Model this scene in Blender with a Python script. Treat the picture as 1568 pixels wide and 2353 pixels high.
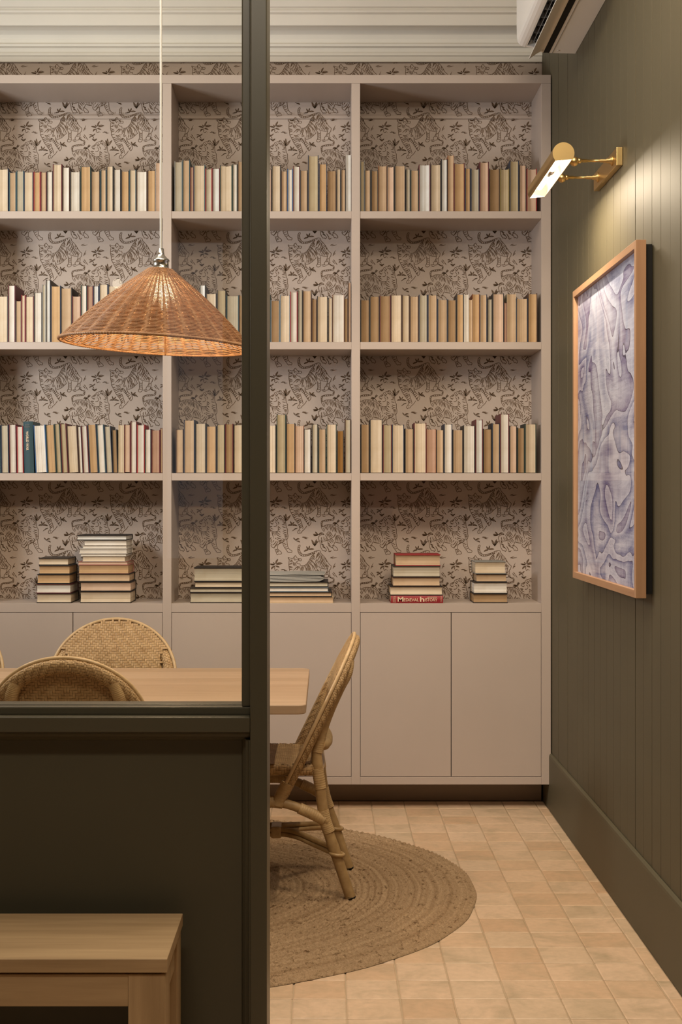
import bpy, bmesh, math, random
import numpy as np
from mathutils import Vector, Matrix

for o in list(bpy.data.objects):
    bpy.data.objects.remove(o)
SC = bpy.context.scene
COL = SC.collection
random.seed(7)
PI = math.pi

# ------------------------------------------------------------------ camera
F, VX, VY, CH = 3240.0, 750.0, 1140.0, 1.4      # focal length in px, vanishing point, eye height
cam_d = bpy.data.cameras.new('camera')
cam = bpy.data.objects.new('camera', cam_d)
COL.objects.link(cam)
cam.location = (0, 0, CH)
cam.rotation_euler = (PI / 2, 0, 0)
cam_d.sensor_fit = 'HORIZONTAL'
cam_d.sensor_width = 24.0
cam_d.lens = F / 1568 * 24.0
cam_d.shift_x = (784 - VX) / 1568
cam_d.shift_y = (VY - 1176.5) / 1568
cam_d.clip_start = 0.05
SC.camera = cam

# ------------------------------------------------------------------ world and lights
W = bpy.data.worlds.new('world')
SC.world = W
W.use_nodes = True
W.node_tree.nodes['Background'].inputs[0].default_value = (1.0, 0.9, 0.78, 1)
W.node_tree.nodes['Background'].inputs[1].default_value = 0.15

def area(name, loc, target, sx, sy, power, color):
    d = bpy.data.lights.new(name, 'AREA')
    d.shape = 'RECTANGLE'; d.size = sx; d.size_y = sy; d.energy = power; d.color = color
    o = bpy.data.objects.new(name, d); COL.objects.link(o)
    o.location = loc
    o.rotation_euler = (Vector(target) - Vector(loc)).to_track_quat('-Z', 'Y').to_euler()
    return o

area('ceiling_light', (-1.0, 4.5, 3.66), (-0.8, 4.7, 0), 1.8, 0.9, 25, (1.0, 0.885, 0.745))
area('left_light', (-2.2, 4.7, 2.3), (0.1, 6.4, 2.75), 0.6, 0.6, 33, (0.95, 0.97, 1.0))
area('doorway_light', (0.45, 3.4, 3.66), (0.50, 3.9, 0), 0.6, 0.8, 50, (1.0, 0.82, 0.62))
area('bookcase_fill', (0.0, 3.8, 3.25), (-0.1, 6.6, 2.8), 1.4, 0.4, 2, (1.0, 0.92, 0.82))  # added fill light without a fixture, lifts the cornice and evens the bays
area('front_fill', (-0.2, 1.05, 3.68), (-0.2, 3.5, 0.6), 1.4, 0.4, 54, (1.0, 0.88, 0.72))  # unseen fill light added to brighten the partition and bench from the front
SC.view_settings.view_transform = 'Standard'
SC.view_settings.look = 'None'
SC.view_settings.gamma = 1
SC.view_settings.use_curve_mapping = False
SC.view_settings.exposure = 0.1

# ------------------------------------------------------------------ helpers
def X(px, Y): return (px - VX) * Y / F
def Zp(py, Y): return CH + (VY - py) * Y / F

class MB:
    """collects geometry for ONE mesh object"""
    def __init__(s):
        s.v = []; s.f = []; s.m = []; s.sm = []
    def add(s, verts, faces, mi=0, smooth=False):
        b = len(s.v)
        s.v.extend(verts)
        for f in faces:
            s.f.append([i + b for i in f]); s.m.append(mi); s.sm.append(smooth)
    def box(s, x0, x1, y0, y1, z0, z1, mi=0, c=0.0):
        """box with optional edge chamfer c"""
        if c <= 0:
            v = [(x0,y0,z0),(x1,y0,z0),(x1,y1,z0),(x0,y1,z0),(x0,y0,z1),(x1,y0,z1),(x1,y1,z1),(x0,y1,z1)]
            f = [(3,2,1,0),(4,5,6,7),(0,1,5,4),(1,2,6,5),(2,3,7,6),(3,0,4,7)]
            s.add(v, f, mi); return
        bm = bmesh.new()
        bmesh.ops.create_cube(bm, size=1)
        for q in bm.verts:
            q.co = Vector(((x0+x1)/2 + q.co.x*(x1-x0), (y0+y1)/2 + q.co.y*(y1-y0), (z0+z1)/2 + q.co.z*(z1-z0)))
        bmesh.ops.bevel(bm, geom=bm.edges[:], offset=c, segments=2, affect='EDGES', profile=0.6)
        s.bm(bm, mi)
    def bm(s, bm, mi=0, smooth=False):
        bm.verts.index_update()
        s.add([tuple(q.co) for q in bm.verts], [[q.index for q in f.verts] for f in bm.faces], mi, smooth)
        bm.free()
    def prism(s, poly, axis, a0, a1, mi=0, smooth=False, caps=True):
        """2-D polygon extruded along axis 0/1/2; poly gives the other two coordinates in order"""
        n = len(poly)
        def mk(p, a):
            if axis == 0: return (a, p[0], p[1])
            if axis == 1: return (p[0], a, p[1])
            return (p[0], p[1], a)
        v = [mk(p, a0) for p in poly] + [mk(p, a1) for p in poly]
        f = [(i, (i+1) % n, n + (i+1) % n, n + i) for i in range(n)]
        s.add(v, f, mi, smooth)
        if caps:
            s.add(v, [tuple(range(n-1, -1, -1)), tuple(range(n, 2*n))], mi, False)
    def tube(s, pts, r, n=8, mi=0, closed=False, caps=True, squash=None):
        """tube along pts; r number, list or function of t"""
        P = [Vector(p) for p in pts]; m = len(P)
        T = []
        for i in range(m):
            if closed: t = P[(i+1) % m] - P[i-1]
            else: t = P[min(i+1, m-1)] - P[max(i-1, 0)]
            T.append(t.normalized())
        up = Vector((0,0,1)) if abs(T[0].z) < 0.9 else Vector((1,0,0))
        nrm = (up - T[0]*up.dot(T[0])).normalized()
        v = []
        for i in range(m):
            nrm = (nrm - T[i]*nrm.dot(T[i])).normalized()
            bn = T[i].cross(nrm)
            ri = r(i/(m-1)) if callable(r) else (r[i] if isinstance(r, (list, tuple)) else r)
            for k in range(n):
                a = 2*PI*k/n
                v.append(tuple(P[i] + nrm*(ri*math.cos(a)) + bn*(ri*math.sin(a))))
        f = []
        mm = m if closed else m-1
        for i in range(mm):
            j = (i+1) % m
            for k in range(n):
                f.append((i*n+k, i*n+(k+1) % n, j*n+(k+1) % n, j*n+k))
        s.add(v, f, mi, True)
        if caps and not closed:
            s.add(v, [tuple(range(n-1, -1, -1)), tuple((m-1)*n+k for k in range(n))], mi, False)
    def lathe(s, prof, center, axis=2, n=24, mi=0, smooth=True):
        """profile of (r, h) turned about an axis through center"""
        v = []; m = len(prof)
        for r, h in prof:
            for k in range(n):
                a = 2*PI*k/n; c, d = r*math.cos(a), r*math.sin(a)
                q = {2: (c, d, h), 0: (h, c, d), 1: (d, h, c)}[axis]
                v.append((q[0]+center[0], q[1]+center[1], q[2]+center[2]))
        f = [(i*n+k, i*n+(k+1) % n, (i+1)*n+(k+1) % n, (i+1)*n+k) for i in range(m-1) for k in range(n)]
        s.add(v, f, mi, smooth)
    def build(s, name, mats, parent=None, loc=None):
        me = bpy.data.meshes.new(name)
        me.from_pydata(s.v, [], s.f)
        for m in (mats if isinstance(mats, (list, tuple)) else [mats]): me.materials.append(m)
        me.polygons.foreach_set('material_index', s.m)
        me.polygons.foreach_set('use_smooth', s.sm)
        me.update()
        return link(name, me, parent, loc)

def link(name, me, parent=None, loc=None):
    o = bpy.data.objects.new(name, me); COL.objects.link(o)
    if loc: o.location = loc
    if parent: o.parent = parent
    return o
def thing(name, label, cat, loc=(0,0,0), rot=(0,0,0), group=None):
    o = bpy.data.objects.new(name, None); COL.objects.link(o)
    o.empty_display_size = 0.05
    o.location = loc; o.rotation_euler = rot
    o['label'] = label; o['category'] = cat
    if group: o['group'] = group
    return o
def struct(o):
    o['kind'] = 'structure'; return o
def stuff(o):
    o['kind'] = 'stuff'; return o
def cat(pts, k=6, closed=False):
    """Catmull-Rom through pts"""
    P = [Vector(p) for p in pts]; n = len(P); out = []
    for i in range(n if closed else n-1):
        if closed: a, b, c, d = P[i-1], P[i], P[(i+1) % n], P[(i+2) % n]
        else: a, b, c, d = P[max(i-1,0)], P[i], P[i+1], P[min(i+2,n-1)]
        for j in range(k):
            t = j/k
            out.append(0.5*((2*b) + (c-a)*t + (2*a-5*b+4*c-d)*t*t + (3*b-a-3*c+d)*t**3))
    if not closed: out.append(P[-1])
    return out

# ------------------------------------------------------------------ materials
class NT:
    def __init__(s, name, rough=0.5, metal=0.0, spec=0.4):
        s.m = bpy.data.materials.new(name); s.m.use_nodes = True
        s.t = s.m.node_tree; s.b = s.t.nodes['Principled BSDF']
        s.b.inputs['Roughness'].default_value = rough
        s.b.inputs['Metallic'].default_value = metal
        s.b.inputs['Specular IOR Level'].default_value = spec
        s._co = None
    def n(s, typ, **kw):
        q = s.t.nodes.new(typ)
        for k, v in kw.items(): setattr(q, k, v)
        return q
    def l(s, a, b): s.t.links.new(a, b)
    def co(s):
        if s._co is None: s._co = s.n('ShaderNodeTexCoord')
        return s._co.outputs['Object']
    def scaled(s, sc, src=None):
        mp = s.n('ShaderNodeMapping'); mp.inputs['Scale'].default_value = sc
        s.l(src or s.co(), mp.inputs['Vector']); return mp.outputs[0]
    def noise(s, scale, detail=4, vec=None, rough=0.55, dist=0.0):
        q = s.n('ShaderNodeTexNoise'); q.inputs['Scale'].default_value = scale
        q.inputs['Detail'].default_value = detail; q.inputs['Roughness'].default_value = rough
        q.inputs['Distortion'].default_value = dist
        s.l(vec or s.co(), q.inputs['Vector']); return q.outputs['Fac']
    def ramp(s, fac, stops):
        q = s.n('ShaderNodeValToRGB'); e = q.color_ramp.elements
        while len(e) < len(stops): e.new(0.5)
        for el, (p, c) in zip(e, stops):
            el.position = p; el.color = (*c, 1)
        s.l(fac, q.inputs[0]); return q.outputs['Color']
    def mix(s, fac, a, b, mode='MIX'):
        q = s.n('ShaderNodeMix', data_type='RGBA', blend_type=mode)
        for inp, val in ((q.inputs[0], fac), (q.inputs[6], a), (q.inputs[7], b)):
            if isinstance(val, (int, float)): inp.default_value = val
            elif isinstance(val, tuple): inp.default_value = (*val, 1)
            else: s.l(val, inp)
        return q.outputs[2]
    def math(s, op, a, b=0.0, c=None):
        q = s.n('ShaderNodeMath', operation=op)
        for i, val in enumerate((a, b, c)):
            if val is None: continue
            if isinstance(val, (int, float)): q.inputs[i].default_value = val
            else: s.l(val, q.inputs[i])
        return q.outputs[0]
    def color(s, c):
        if isinstance(c, tuple): s.b.inputs['Base Color'].default_value = (*c, 1)
        else: s.l(c, s.b.inputs['Base Color'])
        return s
    def bump(s, h, strength=0.3, dist=0.002):
        q = s.n('ShaderNodeBump'); q.inputs['Strength'].default_value = strength
        q.inputs['Distance'].default_value = dist
        s.l(h, q.inputs['Height']); s.l(q.outputs[0], s.b.inputs['Normal']); return s

def sh(c, k):  return tuple(min(1.0, q*k) for q in c)
def paint(name, c, rough=0.45, spec=0.35, var=0.06, bump=0.05):
    t = NT(name, rough, 0, spec)
    t.color(t.ramp(t.noise(1.7, 3), [(0.3, sh(c, 1-var)), (0.7, sh(c, 1+var))]))
    if bump: t.bump(t.noise(60, 3), bump, 0.002)
    return t.m
def wood(name, c0, c1, axis=0, rough=0.5, fine=55, staves=0):
    t = NT(name, rough, 0, 0.35)
    sc = [fine, fine, fine]; sc[axis] = fine*0.045
    v = t.scaled(tuple(sc))
    sc2 = [9.0]*3; sc2[axis] = 0.9
    g = t.noise(1.0, 5, v, 0.6, 0.4)
    big = t.noise(1.0, 3, t.scaled(tuple(sc2)), 0.5, 1.2)
    col = t.ramp(t.math('ADD', t.math('MULTIPLY', g, 0.55), t.math('MULTIPLY', big, 0.45)), [(0.32, c0), (0.66, c1)])
    if staves:
        sp = t.n('ShaderNodeSeparateXYZ'); t.l(t.co(), sp.inputs[0])
        fl = t.math('FLOOR', t.math('MULTIPLY', sp.outputs[1], staves))
        wn = t.n('ShaderNodeTexWhiteNoise', noise_dimensions='1D'); t.l(fl, wn.inputs['W'])
        col = t.mix(1.0, col, t.ramp(wn.outputs['Value'], [(0, (0.86,0.84,0.80)), (1, (1,1,1))]), 'MULTIPLY')
    t.color(col); t.bump(g, 0.12, 0.001)
    return t.m
def metal(name, c, rough=0.3):
    t = NT(name, rough, 1.0); t.color(c)
    t.bump(t.noise(90, 2), 0.03, 0.001); return t.m
def emit(name, c, st):
    m = bpy.data.materials.new(name); m.use_nodes = True; t = m.node_tree
    t.nodes.remove(t.nodes['Principled BSDF'])
    e = t.nodes.new('ShaderNodeEmission'); e.inputs[0].default_value = (*c, 1); e.inputs[1].default_value = st
    t.links.new(e.outputs[0], t.nodes['Material Output'].inputs[0]); return m
def glass(name, rough=0.0, ior=1.5):
    m = bpy.data.materials.new(name); m.use_nodes = True; t = m.node_tree
    t.nodes.remove(t.nodes['Principled BSDF'])
    tr = t.nodes.new('ShaderNodeBsdfTransparent'); tr.inputs[0].default_value = (0.985, 0.985, 0.97, 1)
    gl = t.nodes.new('ShaderNodeBsdfGlossy'); gl.inputs['Roughness'].default_value = rough
    fr0 = t.nodes.new('ShaderNodeFresnel'); fr0.inputs[0].default_value = ior
    ge = t.nodes.new('ShaderNodeNewGeometry'); iv = t.nodes.new('ShaderNodeMath'); iv.operation = 'SUBTRACT'; iv.inputs[0].default_value = 1
    t.links.new(ge.outputs['Backfacing'], iv.inputs[1])
    fr = t.nodes.new('ShaderNodeMath'); fr.operation = 'MULTIPLY'
    t.links.new(fr0.outputs[0], fr.inputs[0]); t.links.new(iv.outputs[0], fr.inputs[1])
    mx = t.nodes.new('ShaderNodeMixShader')
    t.links.new(fr.outputs[0], mx.inputs[0]); t.links.new(tr.outputs[0], mx.inputs[1]); t.links.new(gl.outputs[0], mx.inputs[2])
    t.links.new(mx.outputs[0], t.nodes['Material Output'].inputs[0]); return m

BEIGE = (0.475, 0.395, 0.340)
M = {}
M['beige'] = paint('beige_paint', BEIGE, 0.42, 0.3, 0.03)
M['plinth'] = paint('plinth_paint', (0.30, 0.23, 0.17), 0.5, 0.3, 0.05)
M['olive'] = paint('olive_paint', (0.092, 0.079, 0.046), 0.55, 0.3, 0.05)
M['olive_dark'] = paint('dark_olive_paint', (0.082, 0.072, 0.045), 0.38, 0.4, 0.05)
M['cream'] = paint('cream_plaster', (0.80, 0.765, 0.68), 0.6, 0.2, 0.05, 0.15)
M['wallpaper'] = paint('pink_beige_wallpaper', (0.51, 0.425, 0.365), 0.6, 0.2, 0.04)
M['ink'] = paint('brown_ink', (0.135, 0.082, 0.045), 0.6, 0.2, 0.1, 0)
M['plain'] = paint('plain_wall_paint', (0.42, 0.36, 0.28), 0.6, 0.2, 0.04)
M['table'] = wood('pale_oak_table', (0.42, 0.28, 0.175), (0.51, 0.36, 0.235), 0, 0.42, 60, 11)
M['bench'] = wood('oak_bench', (0.34, 0.225, 0.115), (0.53, 0.37, 0.205), 0, 0.5, 45)
M['bench_leg'] = wood('oak_bench_leg', (0.34, 0.225, 0.115), (0.53, 0.37, 0.205), 2, 0.5, 45)
M['frame'] = wood('picture_frame_wood', (0.34, 0.185, 0.10), (0.46, 0.27, 0.15), 1, 0.45, 40)
M['frame_v'] = wood('picture_frame_wood_upright', (0.34, 0.185, 0.10), (0.46, 0.27, 0.15), 2, 0.45, 40)
M['brass'] = metal('brushed_brass', (0.62, 0.44, 0.19), 0.34)
M['chrome'] = metal('polished_steel', (0.62, 0.60, 0.56), 0.2)
M['cord'] = paint('grey_cord', (0.55, 0.54, 0.50), 0.4, 0.4, 0.02, 0)
M['white_plastic'] = paint('white_plastic', (0.84, 0.82, 0.78), 0.28, 0.45, 0.01, 0)
M['grey_plastic'] = paint('grey_plastic', (0.20, 0.20, 0.20), 0.4, 0.4, 0.02, 0)
M['black'] = paint('dark_cavity', (0.012, 0.011, 0.010), 0.7, 0.2, 0.02, 0)  # near-black with the shade of gaps and cavities in its colour, also foot caps
M['glass'] = glass('clear_glass')
M['museum_glass'] = glass('anti_reflective_glass', 0.0, 1.12)
M['bulb'] = emit('warm_bulb', (1.0, 0.80, 0.52), 7)
M['tube'] = emit('warm_tube_lamp', (1.0, 0.86, 0.64), 7)
def cane(name, c0, c1, rough=0.42):
    t = NT(name, rough, 0, 0.4)
    g = t.noise(38, 4)
    t.color(t.ramp(g, [(0.3, c0), (0.72, c1)])); return t.m
M['cane'] = cane('rattan_cane', (0.33, 0.205, 0.085), (0.46, 0.305, 0.14))
M['weave'] = cane('woven_rattan', (0.37, 0.225, 0.095), (0.56, 0.375, 0.185), 0.5)
M['weave_under'] = cane('woven_rattan_underlay', (0.20, 0.115, 0.045), (0.27, 0.16, 0.07), 0.6)
M['cane_pale'] = cane('pale_rattan_edge', (0.50, 0.34, 0.17), (0.62, 0.44, 0.24), 0.35)
M['binding'] = cane('rattan_binding', (0.42, 0.275, 0.125), (0.56, 0.385, 0.19), 0.45)
M['wicker'] = cane('brown_wicker', (0.26, 0.125, 0.055), (0.42, 0.225, 0.105), 0.5)

def floor_tile_mat():
    t = NT('terracotta_tile', 0.42, 0, 0.4)
    oi = t.n('ShaderNodeObjectInfo')
    geo = t.n('ShaderNodeNewGeometry')
    base = t.ramp(oi.outputs['Random'], [(0, (0.57,0.385,0.24)), (0.35, (0.63,0.445,0.29)), (0.7, (0.65,0.475,0.325)), (1, (0.59,0.44,0.295))])
    off = t.n('ShaderNodeVectorMath', operation='ADD'); t.l(geo.outputs['Position'], off.inputs[0])
    cmb = t.n('ShaderNodeCombineXYZ'); t.l(t.math('MULTIPLY', oi.outputs['Random'], 9.0), cmb.inputs[2]); t.l(cmb.outputs[0], off.inputs[1])
    big = t.noise(7.0, 5, off.outputs[0], 0.62, 0.8)
    c = t.mix(t.math('MULTIPLY', t.math('SUBTRACT', big, 0.44), 2.6), base, (0.40, 0.31, 0.195))
    fine = t.noise(45, 3, geo.outputs['Position'])
    c = t.mix(1.0, c, t.ramp(fine, [(0.25, (0.92,0.90,0.87)), (0.7, (1.06,1.05,1.04))]), 'MULTIPLY')
    t.color(c); t.bump(t.noise(30, 3, geo.outputs['Position']), 0.14, 0.003)
    return t.m
M['tile'] = floor_tile_mat()
M['grout'] = paint('sandy_grout', (0.46, 0.355, 0.235), 0.8, 0.1, 0.1, 0.2)
def jute_mat():
    t = NT('braided_jute', 0.85, 0, 0.15)
    at = t.n('ShaderNodeAttribute', attribute_name='ring')
    wn = t.n('ShaderNodeTexNoise', noise_dimensions='1D'); wn.inputs['Scale'].default_value = 1.3; wn.inputs['Detail'].default_value = 3
    t.l(at.outputs['Fac'], wn.inputs['W'])
    fine = t.noise(150, 4, t.scaled((1, 1, 0.3)), 0.7)
    speck = t.noise(38, 4, None, 0.75, 0.5)
    c = t.ramp(wn.outputs['Fac'], [(0.25, (0.36,0.24,0.135)), (0.65, (0.50,0.355,0.215))])
    c = t.mix(1.0, c, t.ramp(fine, [(0.25, (0.62,0.58,0.52)), (0.7, (1.12,1.1,1.08))]), 'MULTIPLY')
    c = t.mix(1.0, c, t.ramp(speck, [(0.32, (0.34,0.27,0.20)), (0.44, (1,1,1))]), 'MULTIPLY')
    t.color(c); t.bump(fine, 1.0, 0.006); return t.m
M['jute'] = jute_mat()
def art_mat():
    t = NT('blue_wash_drawing', 0.5, 0, 0.3)
    v = t.scaled((1, 1.15, 1.9))
    n1 = t.noise(1.75, 2, v, 0.5, 0.8)
    k = t.math('MULTIPLY', n1, 9.0)
    fr = t.math('FRACT', k)
    cell = t.math('FLOOR', k)
    wn = t.n('ShaderNodeTexWhiteNoise', noise_dimensions='1D'); t.l(cell, wn.inputs['W'])
    streak = t.noise(1.0, 5, t.scaled((1, 5, 90)), 0.65, 0.3)
    cross = t.noise(1.0, 4, t.scaled((1, 60, 3.5)), 0.6, 0.2)
    wash = t.noise(3.2, 4, None, 0.6, 0.8)
    warm = t.noise(1.4, 2, None, 0.5, 0.3)
    pale = t.mix(warm, (0.55, 0.66, 0.92), (0.72, 0.66, 0.80))
    deep = t.mix(wn.outputs['Value'], (0.075, 0.09, 0.30), (0.16, 0.11, 0.27))
    dark = t.math('MULTIPLY', t.math('POWER', fr, 1.5), 0.72)
    dark = t.math('ADD', dark, t.math('MULTIPLY', t.math('SUBTRACT', wash, 0.44), 1.3))
    dark = t.math('ADD', dark, t.math('MULTIPLY', t.math('SUBTRACT', streak, 0.5), 0.9))
    dark = t.math('ADD', dark, t.math('MULTIPLY', t.math('SUBTRACT', cross, 0.5), 0.45))
    q = t.n('ShaderNodeClamp'); t.l(dark, q.inputs[0])
    c = t.mix(q.outputs[0], pale, deep)
    edge = t.math('GREATER_THAN', fr, 0.965)
    c = t.mix(t.math('MULTIPLY', edge, 0.8), c, (0.07, 0.06, 0.11))
    t.color(c); return t.m
M['art'] = art_mat()

def page_mat(name, c):
    t = NT('pages_' + name, 0.75, 0, 0.15)
    at = t.n('ShaderNodeAttribute', attribute_name='sheet')
    wn = t.n('ShaderNodeTexNoise', noise_dimensions='1D'); wn.inputs['Scale'].default_value = 420; wn.inputs['Detail'].default_value = 3
    t.l(at.outputs['Fac'], wn.inputs['W'])
    wn2 = t.n('ShaderNodeTexNoise', noise_dimensions='1D'); wn2.inputs['Scale'].default_value = 90
    t.l(at.outputs['Fac'], wn2.inputs['W'])
    oi = t.n('ShaderNodeObjectInfo')
    a = t.ramp(wn.outputs['Fac'], [(0.3, sh(c, 0.80)), (0.62, sh(c, 1.06))])
    a = t.mix(1.0, a, t.ramp(wn2.outputs['Fac'], [(0.3, (0.84,0.81,0.77)), (0.6, (1,1,1))]), 'MULTIPLY')
    a = t.mix(1.0, a, t.ramp(t.noise(14, 4), [(0.25, (0.90,0.86,0.80)), (0.6, (1.02,1.02,1.02))]), 'MULTIPLY')
    a = t.mix(1.0, a, t.ramp(oi.outputs['Random'], [(0, (0.88,0.87,0.85)), (1, (1.05,1.05,1.05))]), 'MULTIPLY')
    t.color(a); t.bump(wn.outputs['Fac'], 0.35, 0.001); return t.m
PAGES = dict(white=((0.74,0.70,0.64),'white'), blue=((0.70,0.71,0.70),'bluish white'), cream=((0.68,0.57,0.43),'cream'),
    grey=((0.52,0.47,0.37),'greyish'), tan=((0.56,0.41,0.27),'tan'), orange=((0.58,0.39,0.215),'orange tan'),
    brown=((0.37,0.245,0.135),'brown'), pink=((0.68,0.50,0.38),'pinkish'), khaki=((0.48,0.40,0.26),'khaki'),
    rosy=((0.50,0.32,0.23),'rosy brown'), gold=((0.33,0.17,0.05),'golden brown'))
PM = {k: page_mat(k, v[0]) for k, v in PAGES.items()}
COVERS = dict(navy=((0.025,0.032,0.055),'navy'), teal=((0.035,0.075,0.09),'dark teal'), black=((0.018,0.016,0.016),'black'),
    dark=((0.035,0.028,0.024),'dark'), brown=((0.07,0.035,0.022),'dark brown'), maroon=((0.11,0.018,0.022),'maroon'),
    red=((0.30,0.025,0.03),'red'), green=((0.028,0.045,0.035),'dark green'), blue=((0.03,0.10,0.24),'blue'),
    slate=((0.16,0.20,0.23),'slate blue'), pale=((0.60,0.57,0.52),'pale grey'), cream=((0.58,0.47,0.31),'cream'),
    rust=((0.30,0.10,0.035),'rust'), olive=((0.20,0.15,0.04),'olive'), grey=((0.24,0.24,0.22),'grey'), rose=((0.42,0.18,0.15),'rose'),
    white=((0.72,0.69,0.64),'white'))
CM = {k: paint('cover_' + k, v[0], 0.5, 0.3, 0.12, 0.05) for k, v in COVERS.items()}
M['title'] = paint('cream_lettering', (0.75, 0.58, 0.40), 0.5, 0.3, 0.02, 0)
M['title_dim'] = paint('dim_grey_lettering', (0.22, 0.20, 0.18), 0.5, 0.3, 0.02, 0)
M['news'] = paint('grey_newsprint', (0.34, 0.33, 0.30), 0.8, 0.1, 0.18, 0.2)
# ------------------------------------------------------------------ setting
YF, YB = 6.30, 6.61                      # bookcase front, back wall
XR, XL, YN, ZC = 1.008, -2.80, -3.0, 3.70
q = MB(); q.box(XL, XR+0.10, YN, YB+0.1, -0.10, -0.004)
floor = struct(q.build('floor', M['grout']))
# terracotta tiles, one object per tile where they show
TS, TX0, TY0 = 0.1495, 0.0565, 4.527
def tile_mesh(w, d, seed):
    r = random.Random(seed); b = 0.0035
    j = lambda: r.uniform(-0.0009, 0.0009)
    z = lambda: r.uniform(-0.0009, 0.0)
    x0, x1, y0, y1 = 0.0016, w-0.0016, 0.0010, d-0.0010
    o = [(x0+j(),y0+j()),(x1+j(),y0+j()),(x1+j(),y1+j()),(x0+j(),y1+j())]
    cx, cy = w/2, d/2
    inn = [(x+(b if x < cx else -b), y+(b if y < cy else -b)) for x, y in o]
    v = [(x,y,-0.012) for x,y in o] + [(x,y,-0.0022) for x,y in o] + [(x,y,z()) for x,y in inn]
    f = [(i,(i+1)%4,4+(i+1)%4,4+i) for i in range(4)] + [(4+i,4+(i+1)%4,8+(i+1)%4,8+i) for i in range(4)] + [(8,9,10,11)]
    me = bpy.data.meshes.new('tile'); me.from_pydata(v, [], f); me.materials.append(M['tile'])
    return me
full = [tile_mesh(TS, TS, s) for s in range(8)]
part = [tile_mesh(0.9965-(TX0+6*TS), TS, 50+s) for s in range(3)]
RUG = (-0.56, 5.03, 1.09)
rest = MB()
for ix in range(-19, 7):
    for iy in range(-51, 14):
        x, y = TX0+ix*TS, TY0+iy*TS
        if y+TS > 6.49 or x+TS < XL: continue
        corners = [(x,y),(x+TS,y),(x,y+TS),(x+TS,y+TS)]
        under = all((a-RUG[0])**2+(b-RUG[1])**2 < 1.04**2 for a, b in corners)
        seen = (3.45 < y) and x+TS > -0.30 - max(0,(y-5.5))*0.3 and not under
        me = part[iy % 3] if ix == 6 else full[random.randrange(8)]
        if seen:
            link('tile', me, floor, (x, y, 0))
        else:
            rest.add([(p.co.x+x, p.co.y+y, p.co.z) for p in me.vertices], [list(p.vertices) for p in me.polygons])
stuff(rest.build('tile_field', M['tile'], floor))
q = MB(); q.box(XL-0.1, XR+0.1, YN-0.1, YB+0.1, ZC, ZC+0.1)
struct(q.build('ceiling', M['cream']))
q = MB(); q.box(XL-0.1, XR+0.1, YB, YB+0.1, 0, ZC)
wall_back = struct(q.build('wall_back', M['wallpaper']))
q = MB(); q.box(XL-0.1, XL, YN, YB, 0, ZC)
struct(q.build('wall_left', M['plain']))
q = MB(); q.box(XL-0.1, XR+0.1, YN-0.1, YN, 0, ZC)
struct(q.build('wall_front', M['plain']))
# ledges in the papered wall
q = MB(); q.prism([(YB,3.165),(YB-0.009,3.168),(YB-0.011,3.178),(YB-0.006,3.188),(YB,3.19)], 0, XL, XR)
q.box(XL, XR, YB-0.006, YB, 0.60, 0.978)
q.build('papered_ledge', M['wallpaper'], wall_back)
# panelled wall on the right: every board on its own
q = MB(); q.box(XR+0.012, XR+0.1, YN, YB, 0, ZC)
wall_right = struct(q.build('wall_right', M['olive']))
r = random.Random(3)
BW = 0.1172
for k in range(48):
    y1 = YB - 0.018 - k*BW; y0 = y1 - BW
    g = 0.0021 if k % 2 else 0.0010 + 0.0009*r.random()
    c = 0.0003
    d = r.uniform(0, 0.0012)
    q = MB(); xf = XR + d
    poly = [(xf+0.012, y0+g), (xf+c, y0+g), (xf, y0+g+c), (xf, y1-g-c), (xf+c, y1-g), (xf+0.012, y1-g)]
    q.prism(poly[::-1], 2, 0.0, ZC)
    q.build('board', M['olive'], wall_right)
# baseboard
q = MB()
bp = [(XR,0),(0.996,0),(0.996,0.234),(0.9975,0.244),(1.002,0.249),(XR,0.25)]
q.prism([(a,b) for a,b in bp], 1, YN, YF-0.001)
q.box(0.996, XR, YF-0.001, 6.478, 0, 0.106)
struct(q.build('baseboard_right', M['olive']))
# cornice
def cz(y, d): return Zp(y, YB-d)
prof = [(0,143),(0.020,142),(0.026,130),(0.034,127),(0.034,122),(0.028,119),(0.034,110),(0.046,108),(0.058,106),(0.060,101),(0.050,98),
        (0.052,90),(0.062,80),(0.085,70),(0.118,63),(0.150,59.5),(0.168,59),(0.172,57),(0.176,33),(0.190,31),(0.200,28),(0.203,24),(0.197,20),(0.203,18),(0.214,15),
        (0.218,2),(0.222,-14),(0.23,-26)]
poly = [(YB-d, cz(y, d)) for d, y in prof] + [(YB-0.23, ZC), (YB, ZC)]
q = MB(); q.prism(poly, 0, XL, XR+0.01)
struct(q.build('trim_1', M['cream']))
# window in the wall behind the viewpoint
wn = struct(link('window_1', None))
q = MB()
for x0, x1, z0, z1 in ((-1.16,-1.08,0.9,3.2),(-0.70,-0.62,0.9,3.2),(-1.08,-0.70,0.9,0.98),(-1.08,-0.70,3.12,3.2)):
    q.box(x0, x1, YN, YN+0.06, z0, z1)
q.build('window_frame', M['olive_dark'], wn)
q = MB(); q.box(-1.08, -0.70, YN+0.01, YN+0.02, 0.98, 3.12)
q.build('window_pane', emit('overcast_daylight', (0.80, 0.90, 1.0), 0.55), wn)

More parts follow.
